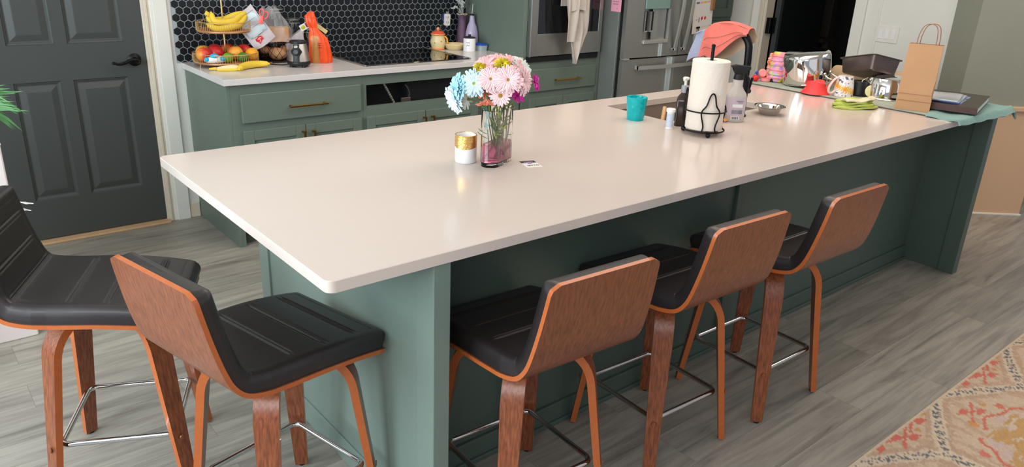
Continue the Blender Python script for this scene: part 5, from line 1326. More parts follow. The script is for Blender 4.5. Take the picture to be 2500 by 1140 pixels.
obj('upper_tray', lathe(B(), [(0, 0.182), (RT-0.004, 0.182), (RT-0.002, 0.188), (RT-0.004, 0.194), (0, 0.194)], 64), M['copperwood'], fs, smooth=40)
obj('centre_pole', tube(B(), [(0, 0, 0.026), (0, 0, 0.375)], 0.0052, 14), M['gold'], fs, smooth=60)
bm = B(); tube(bm, [(0.030*math.sin(2*PI*k/24), 0, 0.395+0.034*math.cos(2*PI*k/24)) for k in range(24)], 0.0022, 8, closed=True); obj('ring_handle', bm, M['gold'], fs, smooth=60)
for k in range(3):
    a = math.radians(200+120*k); obj('leg', tube(B(), [(RB*math.cos(a), RB*math.sin(a), 0.026), (RB*1.0*math.cos(a), RB*math.sin(a), 0.0)], 0.0024, 8), M['gold'], fs)
ZL = H+0.0302; ZU2 = H+0.1945
def apple(label, x, y, r, red, seed, z=None, ap='apple', cat='apple'):
    z = ZL if z is None else z
    t = thing(ap, label, cat, (x-0.007, y+0.016, z), seed*0.7, 'fruit on the lower tray')
    pr_ = []
    for k in range(19):
        th = PI*k/18; rr = r*math.sin(th)*(1+0.05*math.cos(th)); zz = r-r*0.94*math.cos(th)*1.0
        if th < 0.5: zz += r*0.10*(1-th/0.5)
        if th > 2.7: zz -= r*0.22*((th-2.7)/0.44)**1.5
        pr_.append((rr, zz))
    pr_[0] = (0, pr_[0][1]); pr_[-1] = (0, pr_[-1][1])
    o = obj('flesh', lathe(B(), pr_, 28), M['vapple'], t, smooth=80)
    def cf(c):
        n = NZ.noise(Vector((c.x*12+seed*9, c.y*12, c.z*10)))+0.25*NZ.noise(Vector((math.atan2(c.y, c.x)*8, seed, c.z*14))); k = max(0, min(1, (n+red)*1.8+0.55)); a_, b_ = (240, 168, 62), (204, 44, 46)
        return tuple(a_[i]+(b_[i]-a_[i])*k for i in range(3))
    color(o, cf)
    bm = B(); tube(bm, [(0, 0, r*1.72), (0.002, 0.001, r*1.98)], 0.0013, 6); obj('stem', bm, M['bananatip'], t)
    return t
apple('yellow-red apple at the front left of the lower tray', 0.735, 2.872, 0.041, -0.22, 1)
apple('pale yellow apple behind the leftmost apple', 0.765, 2.972, 0.040, -0.25, 2)
apple('pink-red apple at the centre of the lower tray', 0.805, 2.897, 0.043, 0.15, 3, z=ZL)
apple('red apple at the back of the lower tray, left of the pole', 0.842, 3.010, 0.040, 0.35, 4)
apple('yellow mango right of the pole above the lime', 0.905, 2.868, 0.041, -0.50, 5, ap='mango', cat='mango')
apple('deep red apple at the back, right of the pole', 0.905, 2.985, 0.041, 0.5, 6)
apple('dark red apple at the right rear of the lower tray', 0.978, 2.930, 0.041, 0.5, 7)
def citrus(name, label, x, y, r, m, sz=1.0):
    t = thing(name, label, name, (x-0.009, y+0.020, ZL), 0.3, 'fruit on the lower tray'); bm = B(); ball(bm, (0, 0, r*sz*0.98), r, 1.1, 1.0, sz, 24); obj('flesh', bm, m, t, smooth=80)
    bm = B(); ball(bm, (0.0, 0, r*1.93*sz), 0.003, 1, 1, 0.5, 8); obj('stem_scar', bm, M['bananatip'], t); return t
citrus('orange', 'round orange at the right end of the lower tray', 0.990, 2.840, 0.034, M['orange'])
citrus('lime', 'light green lime in front of the pole', 0.842, 2.803, 0.027, M['lime'])
citrus('lime', 'darker green lime in front of the orange', 0.921, 2.797, 0.026, mat('dark_lime_skin', (74, 128, 44), 0.4, var=0.2, vscale=30))
# white and turquoise snack pack
sn = thing('squeeze_toy_pack', 'white and turquoise plastic squeeze pack at the front of the lower tray', 'package', (0.765, 2.822, ZL), math.radians(-8))
bm = B(); ball(bm, (0, 0, 0.018), 0.018, 3.3, 1.0, 1.0, 24); obj('body', bm, M['whitepl'], sn, smooth=60)
bm = B(); ball(bm, (-0.005, 0, 0.036), 0.020, 1.2, 0.8, 0.8, 20); ball(bm, (0.034, -0.006, 0.022), 0.016, 1.3, 0.9, 0.7, 16); ball(bm, (-0.046, -0.006, 0.022), 0.013, 1.0, 0.9, 0.9, 16); obj('turquoise_top', bm, M['cyan'], sn, smooth=60)
# bananas
def banana_bm(pts, r=0.017):
    bm = B(); C_ = catmull(pts, 8)
    tube(bm, C_, lambda t: r*(0.30+0.70*math.sin(PI*min(1, max(0, 0.10+0.86*t)))**0.55) if 0.05 < t < 0.95 else r*0.33, 10)
    return bm
bn = thing('banana_bunch', 'bunch of yellow bananas on the upper tray', 'bananas', (TX, TY, ZU2))
jx, jy, jz = TX+0.128, TY-0.025, H+0.288
for k, (dy, z0, z1, zx) in enumerate(((-0.085, 0.016, 0.010, 0.02), (-0.045, 0.050, 0.035, 0.0), (0.01, 0.078, 0.05, 0.0), (-0.06, 0.075, 0.045, 0.02))):
    pts = [(TX-0.108+0.012*k, TY+dy*0.6, ZU2+z0+0.020), (TX-0.06, TY+dy, ZU2+z1), (TX+0.01+zx, TY+dy, ZU2+z1-0.001 if k else ZU2+0.020), (TX+0.075, TY+dy*0.7, ZU2+z1+0.022), (jx, jy, jz-0.012+0.003*k)]
    b = obj('banana', banana_bm(pts, 0.0185), M['banana'], bn, smooth=50, world=True)
    tb_ = B(); ball(tb_, pts[0], 0.0065, seg=10); obj('tip', tb_, M['bananatip'], b, world=True)
bm = B(); tube(bm, [(jx-0.006, jy, jz-0.016), (jx+0.012, jy, jz+0.016)], 0.009, 10); obj('crown', bm, mat('banana_crown', (176, 140, 80), 0.7), bn, smooth=50, world=True)
# banana on counter and peel
b1 = thing('banana', 'single yellow banana lying on the counter before the fruit stand', 'banana', (0.93, 2.76, H))
pts = [(0.842, 2.698, H+0.012), (0.878, 2.738, H+0.018), (0.925, 2.762, H+0.021), (0.985, 2.772, H+0.021), (1.035, 2.752, H+0.022)]
obj('skin', banana_bm(pts, 0.020), M['banana'], b1, smooth=50, world=True)
bm = B(); tube(bm, [(1.030, 2.755, H+0.022), (1.047, 2.745, H+0.026)], 0.006, 8); obj('tip', bm, M['bananatip'], b1, world=True)
b2 = thing('banana_peel', 'empty banana peel lying flat beside the banana on the counter', 'banana peel', (0.80, 2.755, H))
for k, pts in enumerate((((0.735, 2.778, 0.006), (0.775, 2.772, 0.016), (0.825, 2.757, 0.022), (0.872, 2.748, 0.016)), ((0.745, 2.752, 0.006), (0.785, 2.738, 0.008), (0.825, 2.725, 0.009), (0.862, 2.722, 0.010)), ((0.755, 2.765, 0.010), (0.79, 2.758, 0.014), (0.83, 2.742, 0.016), (0.868, 2.735, 0.014)))):
    Pc = catmull([(x, y, H+z) for x, y, z in pts], 6); bm = B(); n = len(Pc)
    grid(bm, lambda u, v: (lambda p: (p.x, p.y+0.022*(v-0.5)*math.sin(PI*(0.1+0.8*u)), max(H+0.001, p.z-0.010*abs(v-0.5)*2+0.002)))(Pc[min(n-1, int(round(u*(n-1))))]), n, 5); bmesh.ops.solidify(bm, geom=list(bm.faces), thickness=-0.002)
    obj('peel_strip', bm, M['peelin'] if k != 1 else M['banana'], b2, smooth=60, world=True)
bm = B(); tube(bm, [(0.745, 2.772, H+0.010), (0.712, 2.782, H+0.009)], lambda t: 0.009-0.005*t, 8); obj('tip', bm, M['banana'], b2, smooth=50, world=True)
# dark tray and wire bowl with potatoes
tag(obj('dark_tray', box(B(), 1.055, 1.305, 2.885, 3.105, H+0.0003, H+0.006, 0.003), M['black']), 'thin black tray under the wire bowl on the back counter', 'tray')
WX, WY, WZ = 1.178, 2.990, H+0.0065
wb = thing('wire_bowl', 'dark bronze wire bowl of crossing loops holding potatoes', 'bowl', (WX, WY, WZ))
bz = mat('bronze_wire', (70, 44, 32), 0.4, metal=0.7)
bm = B(); tube(bm, [(0.112*math.cos(2*PI*k/48), 0.112*math.sin(2*PI*k/48), 0.105) for k in range(48)], 0.0026, 7, closed=True); obj('rim', bm, bz, wb, smooth=60)
bm = B(); tube(bm, [(0.05*math.cos(2*PI*k/32), 0.05*math.sin(2*PI*k/32), 0.003) for k in range(32)], 0.0026, 7, closed=True); obj('foot_ring', bm, bz, wb, smooth=60)
bm = B()
for k in range(14):
    for s in (1, -1):
        pts = []
        for i in range(13):
            t = i/12; a = 2*PI*k/14+s*0.62*math.sin(t*PI*0.5); r = 0.05+0.062*math.sin(t*PI/2)**0.8; z = 0.003+0.102*t**1.25; pts.append((r*math.cos(a), r*math.sin(a), z))
        tube(bm, pts, 0.0013, 5)
obj('wire_loops', bm, bz, wb, smooth=60)
for k, (x, y, z, s, lab) in enumerate(((WX-0.010, WY-0.038, 0.036, 1.15, 'large brown potato at the front of the wire bowl'), (WX-0.052, WY+0.030, 0.052, 0.75, 'small potato at the left rear of the wire bowl'), (WX+0.052, WY+0.012, 0.050, 0.8, 'potato at the right side of the wire bowl'), (WX+0.002, WY+0.050, 0.040, 0.85, 'potato at the back of the wire bowl'))):
    bm = B(); ball(bm, (0, 0, 0), 0.032*s, 1.35, 1.0, 0.98, 24)
    for v in bm.verts: v.co *= 1+0.05*NZ.noise(v.co*30+Vector((k, 0, 0)))
    o = obj('potato', bm, M['potato'], smooth=80, loc=(x, y, WZ+z)); o.rotation_euler = (0, 0, -0.6+k*0.5); tag(o, lab, 'potato', 'potatoes in the wire bowl')
# bread bag (clear), bun inside and label, above the wire bowl
bg = thing('bread_bag', 'clear plastic bag of bread with a large pale nutrition label, resting on the wire bowl', 'bread bag', (1.17, 2.99, H+0.10))
bm = B(); prism(bm, rrect(-0.075, 0.075, -0.05, 0.05, 0.025, 5), 0.0, 0.078, 0.018, mtx=Matrix.Translation((1.178, 2.992, H+0.112)) @ Matrix.Rotation(-0.15, 4, 'Z')); obj('bread', bm, M['bread'], bg, smooth=50, world=True)
def bagf(u, v):
    a = 2*PI*u; t = v; rx = 0.095*(1-t)**0.55*0.6+0.045*(1-t*0.3); ry = 0.065*(1-t)**0.6+0.012; cx = 1.170+0.02*math.sin(t*3)-0.02*t; r = 1+0.10*math.sin(a*5+t*6)+0.06*math.sin(a*11-t*9)
    return (cx+rx*math.cos(a)*r, 2.990+ry*math.sin(a)*r+0.01*t, H+0.108+0.190*t+0.010*math.sin(a*3))
bm = B(); grid(bm, bagf, 56, 26, cu=True); obj('clear_film', bm, M['film'], bg, smooth=50, world=True)
# label sheet plane: TL (1.003,2.987,1.201) TR(1.052,2.967,1.23) BR(1.129,2.934,1.12) BL(1.023,2.979,1.005)
NM = frame_mtx((1.030, 2.905, 1.000), (0.62, -0.23, 0.45), (-0.42, 0.05, 0.9))
def sheet(u, v): return (-0.045*(v < 0)+0.118*u-0.01*v, 0.205*v, 0.006*math.sin(u*6+v*3)+0.004*math.sin(v*11))
bm = B(); grid(bm, lambda u, v: (-0.012+0.135*u, -0.012+0.215*v+0.03*(u-0.5)**2, 0.006*math.sin(u*6+v*3)+0.004*math.sin(v*11)-0.003), 18, 24, mtx=NM); bmesh.ops.solidify(bm, geom=list(bm.faces), thickness=0.002); obj('printed_wrapper', bm, M['milky'], bg, smooth=60, world=True)
bm = B(); grid(bm, lambda u, v: (0.006+0.108*u, 0.055+0.125*v, 0.006*math.sin(u*6+v*3)+0.004*math.sin(v*11)+0.0005), 14, 16, mtx=NM); lb_ = obj('nutrition_label', bm, M['labelpaper'], bg, smooth=60, world=True)
bm = B()
for k in range(9):
    y = 0.062+0.0135*k
    tube(bm, [(0.012+0.014*i, y, 0.006*math.sin((0.012+0.014*i)/0.118*6+y*14)+0.004*math.sin(y*51)+0.0022) for i in range(4 if k % 3 else 7)], 0.0008, 4, mtx=NM)
for y in (0.056, 0.180): tube(bm, [(0.006+0.018*i, y, 0.0035) for i in range(7)], 0.0009, 4, mtx=NM)
obj('label_lines', bm, M['print'], lb_, world=True)
bm = B(); prism(bm, [(0.020, 0.028), (0.034, 0.008), (0.050, 0.022), (0.064, 0.024), (0.062, 0.044), (0.048, 0.050), (0.034, 0.044), (0.024, 0.046)], 0.002, 0.0055, mtx=NM); em = obj('emblem', bm, M['red'], bg, world=True)
bm = B(); tube(bm, catmull([(0.034, 0.036, 0.007), (0.042, 0.040, 0.007), (0.044, 0.030, 0.007), (0.036, 0.018, 0.007)], 4), 0.0014, 5, mtx=NM); tube(bm, [(0.046, 0.042, 0.007), (0.056, 0.034, 0.007)], 0.0014, 5, mtx=NM); obj('white_script', bm, M['white'], em, world=True)
# coral scissor-shaped clip
sc_ = thing('bag_clip', 'coral pink scissor-shaped clip holding the bread bag closed', 'clip', (1.06, 2.93, 1.17))
SMx = frame_mtx((1.052, 2.880, 1.135), (0.85, -0.4, -0.1), (0.16, 0.0, 1))
bm = B(); prism(bm, rrect(-0.012, 0.012, 0, 0.045, 0.006, 4), -0.003, 0.003, 0.001, mtx=SMx); tube(bm, [(0.002+0.012*math.cos(2*PI*k/20), 0.062+0.020*math.sin(2*PI*k/20), 0) for k in range(20)], 0.0036, 8, closed=True, mtx=SMx); obj('front_jaw', bm, M['coralpl'], sc_, smooth=50, world=True)
bm = B(); tube(bm, [(0.024+0.012*math.cos(2*PI*k/20)+0.004*math.sin(2*PI*k/20), 0.050+0.020*math.sin(2*PI*k/20), -0.010) for k in range(20)], 0.0036, 8, closed=True, mtx=SMx); obj('rear_jaw', bm, M['coralpl'], sc_, smooth=50, world=True)
# milky bag right of bread
mb = thing('tortilla_bag', 'crumpled milky plastic bag with a yellow and maroon printed label', 'bag', (1.285, 2.995, H))
def mbf(u, v):
    a = 2*PI*u; t = v; rx = 0.050+0.010*math.sin(t*PI); ry = 0.050*(1-t)+0.012; r = 1+0.10*math.sin(a*4+t*7)+0.06*math.sin(a*9-t*5); return (1.278+0.028*t+rx*math.cos(a)*r, 2.992+ry*math.sin(a)*r, H+0.001+0.150*t+0.03*t*math.cos(a))
bm = B(); grid(bm, mbf, 48, 18, cu=True); grid(bm, lambda u, v: (mbf(u, 0)[0]*(1-v)+1.278*v, mbf(u, 0)[1]*(1-v)+2.992*v, H+0.001), 48, 2, cu=True); obj('bag_body', bm, M['milky'], mb, smooth=50, world=True)
TM = frame_mtx((1.315, 2.925, H+0.166), (0.85, -0.30, 0.50), (-0.4, 0.1, 0.85))
bm = B(); box(bm, 0.0, 0.075, 0, 0.036, 0, 0.0012, mtx=TM); lt = obj('printed_label', bm, M['white'], mb, world=True)
bm = B(); box(bm, 0.036, 0.068, 0.006, 0.033, 0.0012, 0.002, mtx=TM); obj('maroon_patch', bm, mat('maroon_print', (130, 36, 70), 0.5), lt, world=True)
bm = B(); ball(bm, (0.018, 0.018, 0.0012), 0.014, 1, 0.8, 0.1, 16, mtx=TM); obj('yellow_patch', bm, mat('olive_yellow_print', (196, 190, 60), 0.5, var=0.4, vscale=120), lt, world=True)
bm = B(); scribble(bm, 0.040, 0.064, 0.025, 0.008, 0.0009, 0.0026, mtx=TM, seed=2); scribble(bm, 0.042, 0.064, 0.013, 0.008, 0.0009, 0.0026, mtx=TM, seed=5); obj('pink_script', bm, M['pinknote'], lt, world=True)
# glass clip-top jars
for nm, x, y, h, r, lab in (('a', 1.215, 3.065, 0.300, 0.050, 'tallest clip-top glass jar behind the bread bag'), ('b', 1.320, 3.068, 0.238, 0.046, 'middle clip-top glass jar, half hidden behind the bread bag'), ('c', 1.425, 3.060, 0.180, 0.050, 'shortest clip-top glass jar behind the blender base')):
    j = thing('clip_top_jar', lab, 'jar', (x, y, H), math.radians(-30), 'clip-top jars against the tiles')
    obj('glass_body', lathe(B(), [(0, 0), (r*0.93, 0), (r, 0.006), (r, h-0.055), (r*0.86, h-0.040), (r*0.86, h-0.026), (r*0.83, h-0.026), (r*0.83, h-0.040), (r*0.95, h-0.056), (r*0.95, 0.010), (0, 0.008)], 32), mat('smoked_clear_glass', (206, 212, 214), 0.0, trans=1.0), j, smooth=40)
    obj('lid', lathe(B(), [(0, h-0.024), (r*0.90, h-0.024), (r*0.92, h-0.018), (r*0.90, h-0.012), (r*0.80, h-0.006), (r*0.3, h-0.004), (0, h-0.004)], 32), mat('jar_lid_glass', (150, 158, 160), 0.05, trans=0.9), j, smooth=40)
    bm = B()
    for z in (h-0.034, h-0.016): tube(bm, [((r*0.93)*math.cos(2*PI*k/32), (r*0.93)*math.sin(2*PI*k/32), z) for k in range(32)], 0.0018, 6, closed=True)
    tube(bm, catmull([(0, -r*0.93, h-0.034), (0.01, -r*1.16, h-0.030), (0.01, -r*1.22, h-0.055), (-0.01, -r*1.10, h-0.062), (-0.012, -r*1.08, h-0.030), (0, -r*0.95, h-0.016)], 5), 0.0018, 6)
    obj('wire_clip', bm, M['steelh'], j, smooth=60)
# blender base
bl = thing('blender_base', 'brushed steel blender base with black front dial on the back counter', 'blender', (1.195, 2.725, H), math.radians(-128))   # local +x faces the viewer
bm = B()
for k in range(4): a = PI/4+PI/2*k; lathe(bm, [(0, 0), (0.011, 0), (0.011, 0.014), (0, 0.014)], 12, c=(0.047*math.cos(a), 0.047*math.sin(a), 0))
lathe(bm, [(0, 0.010), (0.058, 0.010), (0.063, 0.016), (0.064, 0.028), (0.061, 0.034)], 48); obj('foot_base', bm, M['black'], bl, smooth=40)
obj('steel_shell', lathe(B(), [(0.0615, 0.032), (0.060, 0.036), (0.0455, 0.128), (0.044, 0.130)], 48), M['steel'], bl, smooth=40)
obj('top_ring', lathe(B(), [(0.044, 0.128), (0.0475, 0.131), (0.0475, 0.140), (0.045, 0.143), (0.037, 0.143), (0.034, 0.132), (0, 0.130)], 48), M['black'], bl, smooth=40)
bm = B()
def face(u, v):
    z = 0.034+0.094*u; r = 0.0618-(z-0.034)/0.094*0.0158+0.0016; w = 0.30+0.30*math.exp(-((z-0.088)/0.016)**2)+0.06*(u > 0.9)
    a = w*(2*v-1); return (r*math.cos(a), r*math.sin(a), z)
grid(bm, face, 34, 16); obj('front_panel', bm, M['black'], bl, smooth=60)
DMx = fmt((0.0560, 0, 0.086), (1, 0, 0.16)); obj('dial', lathe(B(), [(0.018, 0), (0.019, 0.004), (0.016, 0.012), (0.013, 0.014), (0, 0.012)], 32, mtx=DMx), mat('dark_dial', (44, 44, 48), 0.35), bl, smooth=40)
EM = fmt((0.0515, 0, 0.114), (1, 0, 0.16)); bm = B(); tube(bm, [(0.0085*math.cos(2*PI*k/24), 0.0075*math.sin(2*PI*k/24), 0.002) for k in range(24)], 0.0011, 6, closed=True, mtx=EM); box(bm, -0.008, 0.008, -0.0012, 0.0012, 0.0012, 0.0028, mtx=EM); obj('emblem', bm, M['chrome'], bl, smooth=40)
bm = B(); prism(bm, [(-0.003, 0), (0, -0.003), (0.003, 0), (0, 0.003)], 0, 0.001, mtx=fmt((0.0605, 0, 0.058), (1, 0, 0.16))); obj('indicator', bm, M['print'], bl)
bm = B(); tube(bm, catmull([(1.155, 2.765, H+0.010), (1.12, 2.80, H+0.0035), (1.07, 2.86, H+0.003), (1.04, 2.93, H+0.003), (1.035, 3.02, H+0.003), (1.04, 3.09, H+0.003)], 8), 0.0030, 8); tag(obj('power_cord', bm, M['cordblk'], smooth=60), 'black power cord running from the blender base back to the wall', 'cord')
# orange bag
ob = thing('orange_bread_bag', 'bright orange plastic bread bag twisted at the top, next to the blender base', 'bag', (1.365, 2.820, H))
keys = [(0.0, 0.064, 0.040, 0.0), (0.02, 0.067, 0.042, 0), (0.09, 0.060, 0.038, -0.002), (0.14, 0.050, 0.030, -0.010), (0.175, 0.030, 0.018, -0.022), (0.195, 0.022, 0.014, -0.030), (0.225, 0.030, 0.016, -0.040), (0.260, 0.028, 0.014, -0.044), (0.286, 0.012, 0.008, -0.036)]
def obf(u, v):
    a = 2*PI*u; t = v*(len(keys)-1); i = min(len(keys)-2, int(t)); f = t-i; f = f*f*(3-2*f); q = [keys[i][j]+(keys[i+1][j]-keys[i][j])*f for j in range(4)]
    r = 1+(0.05+0.10*v)*math.sin(a*5+v*5)+0.05*math.sin(a*11-v*9); rt = Vector((0.86, -0.5, 0)); fw = Vector((0.5, 0.86, 0)); p = Vector((1.368, 2.815, 0))+rt*(q[1]*math.cos(a)*r+q[3])+fw*(q[2]*math.sin(a)*r); return (p.x, p.y, H+0.001+q[0])
bm = B(); grid(bm, obf, 60, 48, cu=True); grid(bm, lambda u, v: tuple(Vector(obf(u, 0)).lerp(Vector((1.368, 2.815, H+0.001)), v)), 60, 2, cu=True)
for f in bm.faces:
    c = f.calc_center_median(); d = Vector((c.x-1.368, c.y-2.815, 0)); 
    if d.dot(Vector((-0.72, -0.69, 0))) > 0.020 and c.z < H+0.15 and abs(d.dot(Vector((0.86, -0.5, 0)))+0.022) < 0.020: f.material_index = 1
obj('bag_body', bm, [M['orangebag'], M['amberfilm']], ob, smooth=50, world=True)
TM2 = frame_mtx((1.372, 2.872, H+0.20), (0.80, -0.35, -0.62), (0.4, 0, 0.8)); bm = B(); grid(bm, lambda u, v: (0.075*u, 0.022*v, 0.004*math.sin(u*6)), 10, 4, mtx=TM2); bmesh.ops.solidify(bm, geom=list(bm.faces), thickness=0.001); obj('yellow_tag', bm, mat('yellow_white_tag', (226, 216, 150), 0.5, var=0.3, vscale=60), ob, world=True)
bm = B(); 
for k in range(3): scribble(bm, 0.0, 0.022, -0.012*k, 0.008, 0.0009, 0, mtx=frame_mtx((1.338, 2.776, H+0.115), (0.86, -0.5, 0), (0, 0, 1)), seed=k)
obj('printed_script', bm, mat('maroon_script', (150, 40, 40), 0.6), ob, world=True)
# ceramic jar with red lid
cj = thing('ceramic_jar', 'cream ceramic honey jar with red-orange knobbed lid behind the cooktop', 'jar', (2.345, 3.030, H), math.radians(-60))
obj('body', lathe(B(), [(0, 0), (0.040, 0), (0.043, 0.004), (0.043, 0.014), (0.046, 0.022), (0.053, 0.045), (0.052, 0.062), (0.045, 0.080), (0.044, 0.095), (0.049, 0.102)], 40), M['creamcer'], cj, smooth=50)
bm = B(); lathe(bm, [(0.041, 0.0), (0.0445, 0.003), (0.0445, 0.013), (0.043, 0.016)], 40); lathe(bm, [(0.0445, 0.095), (0.050, 0.100), (0.049, 0.106), (0.044, 0.107)], 40); obj('orange_bands', bm, M['orangecer'], cj, smooth=50)
l_ = obj('lid', lathe(B(), [(0.044, 0.104), (0.046, 0.108), (0.040, 0.116), (0.020, 0.124), (0, 0.126)], 40), M['redcer'], cj, smooth=50)
obj('knob', ball(B(), (0, 0, 0.136), 0.0115, 1, 1, 1.15, 18), M['orangecer'], l_, smooth=80)
bm = B(); tube(bm, catmull([(0.044, 0.012, 0.090), (0.060, 0.016, 0.075), (0.062, 0.016, 0.055), (0.068, 0.014, 0.045)], 5), 0.006, 8); obj('branch_handle', bm, M['orange'], cj, smooth=60)
bm = B()
for k in range(7):
    a = 0.5+k*0.85; z = 0.038+0.010*(k % 4); ball(bm, (0.0505*math.cos(a), 0.0505*math.sin(a), z), 0.004, 1, 1, 1.3, 8)
obj('painted_dots', bm, mat('green_glaze_dot', (96, 108, 70), 0.4), cj)
# spoon rest / pan, cream
pn = thing('cream_skillet', 'small cream ceramic skillet with handle behind the white canister', 'skillet', (2.455, 2.990, H))
obj('bowl', lathe(B(), [(0, 0.0), (0.050, 0.0), (0.058, 0.006), (0.076, 0.036), (0.074, 0.039), (0.056, 0.012), (0, 0.007)], 40), M['creamcer'], pn, smooth=50)
bm = B(); grid(bm, lambda u, v: (0.066+0.10*u, -0.052-0.055*u+(0.030-0.012*math.sin(u*PI))*(v-0.5), 0.031+0.004*math.sin(v*PI)), 10, 6); bmesh.ops.solidify(bm, geom=list(bm.faces), thickness=0.007); obj('handle', bm, M['creamcer'], pn, smooth=50)
# canister
ca = thing('white_canister', 'white ceramic canister with black lid and dark script lettering', 'canister', (2.492, 2.868, H))
obj('body', lathe(B(), [(0, 0), (0.040, 0), (0.042, 0.002), (0.042, 0.086), (0.041, 0.088), (0, 0.088)], 40), M['white'], ca, smooth=40)
l_ = obj('lid', lathe(B(), [(0.041, 0.088), (0.043, 0.090), (0.042, 0.094), (0.020, 0.100), (0, 0.101)], 40), mat('dark_lid', (44, 30, 38), 0.3), ca, smooth=40)
obj('knob', lathe(B(), [(0.008, 0.098), (0.010, 0.108), (0.009, 0.112), (0, 0.113)], 20), M['black'], l_, smooth=40)
CMx = frame_mtx((-0.0415, -0.016, 0.0), (0.72, -0.69, 0), (0, 0, 1)); bm = B(); scribble(bm, 0.004, 0.030, 0.062, 0.010, 0.0009, 0.008, mtx=CMx, seed=3); scribble(bm, 0.006, 0.028, 0.044, 0.012, 0.0009, 0.008, mtx=CMx, seed=6); obj('script_lettering', bm, M['ink'], ca)
# lavender oil bottle
lv_ = thing('oil_bottle', 'glossy lavender ceramic oil bottle with thin pour spout', 'bottle', (2.597, 2.985, H))
obj('body', lathe(B(), [(0, 0), (0.040, 0), (0.044, 0.004), (0.045, 0.07), (0.042, 0.11), (0.033, 0.15), (0.020, 0.18), (0.016, 0.21), (0.016, 0.225)], 40), M['lav'], lv_, smooth=50)
obj('stopper', lathe(B(), [(0, 0.223), (0.017, 0.223), (0.017, 0.230), (0.008, 0.234), (0, 0.235)], 24), M['black'], lv_, smooth=40)
bm = B(); tube(bm, [(0, 0, 0.232), (0.004, -0.002, 0.300)], lambda t: 0.0035-0.0012*t, 8); obj('pour_spout', bm, M['steelh'], lv_, smooth=50)
# glitter vase with dried flowers
gv = thing('glitter_vase', 'purple glitter vase in the corner holding dried white flowers', 'vase', (2.568, 3.060, H))
def gvf(u, v):
    a = 2*PI*u; z = 0.225*v; r = 0.043-0.015*math.sin(PI*min(1, max(0, (v-0.35)/0.65)))*1.0+(0.006*v); r = 0.044-0.020*max(0, v-0.15)/0.85+0.012*max(0, v-0.85)/0.15
    r += 0.003*math.sin(a*5)*max(0, v-0.8)/0.2; return (r*math.cos(a), r*math.sin(a), z+0.006*math.sin(a*5)*max(0, v-0.9)*10*0.6)
bm = B(); grid(bm, gvf, 50, 26, cu=True); grid(bm, lambda u, v: (0.044*(1-v)*math.cos(2*PI*u), 0.044*(1-v)*math.sin(2*PI*u), 0), 50, 2, cu=True); obj('body', bm, M['glitter'], gv, smooth=60)
bm = B(); tube(bm, [tuple(Vector(gvf(k/50, 1.0))*1.0) for k in range(50)], 0.0022, 6, closed=True); obj('wavy_rim', bm, M['creamcer'], gv, smooth=60)
df = thing('dried_flowers', 'spray of dried white flowers standing in the purple glitter vase', 'dried flowers', (2.568, 3.060, H+0.02))
rnd = random.Random(12)
for k in range(13):
    a = PI+rnd.uniform(-1.25, 1.25) if k % 3 else rnd.uniform(-0.9, 0.3)-PI/2; sp_ = rnd.uniform(0.03, 0.10); hh = rnd.uniform(0.25, 0.36)+(0.0 if k % 4 else -0.03)
    dx = sp_*math.cos(a)*1.1; dy = -abs(sp_*math.sin(a))*0.7+0.005
    if k % 3 == 0: dx = max(-0.05, min(0.05, dx))
    tip = Vector((dx, dy, hh)); bm = B(); C_ = catmull([(0, 0, 0.0), (dx*0.10, dy*0.1, 0.20), (dx*0.5, dy*0.5, 0.24+(hh-0.24)*0.4), tip], 5); tube(bm, C_, 0.0011, 5); st = obj('stem', bm, M['dried'], df)
    bm = B()
    for q in range(8):
        c = C_[-1-(q//2)*1]+Vector((rnd.uniform(-0.008, 0.008), rnd.uniform(-0.008, 0.008), rnd.uniform(-0.006, 0.006)))
        for p_ in range(5):
            b_ = 2*PI*p_/5; ball(bm, (c.x+0.0032*math.cos(b_), c.y, c.z+0.0032*math.sin(b_)), 0.0028, 1, 0.6, 1, 6)
    obj('blossom', bm, M['dried'], st, smooth=60)
for k in range(3):
    bm = B(); a = PI*0.8+k*0.5; mt = fmt((0, 0, 0.20), (math.cos(a), -abs(math.sin(a))*0.5, 0.6-0.1*k)); grid(bm, lambda u, v: ((v-0.5)*0.014*math.sin(PI*(0.05+0.93*u)), 0.012*u*u, 0.055*u), 9, 4, mtx=mt); obj('leaf', bm, M['dried'], df, smooth=60)
# blue lid container
bc = thing('food_container', 'small clear food container with bright blue lid against the green panel', 'container', (2.585, 2.845, H), math.radians(4))
bc.location = (2.592, 2.885, H)
bm = B(); loft(bm, [[(x, y, 0) for x, y in rrect(-0.030, 0.030, -0.045, 0.045, 0.008, 3)], [(x, y, 0.038) for x, y in rrect(-0.035, 0.035, -0.050, 0.050, 0.010, 3)]]); obj('tub', bm, M['frost'], bc, smooth=40)
bm = B(); prism(bm, rrect(-0.039, 0.039, -0.054, 0.054, 0.010, 3), 0.037, 0.045, 0.002); prism(bm, rrect(-0.028, 0.028, -0.043, 0.043, 0.008, 3), 0.0449, 0.048, 0.001); obj('lid', bm, M['bluelid'], bc, smooth=40)

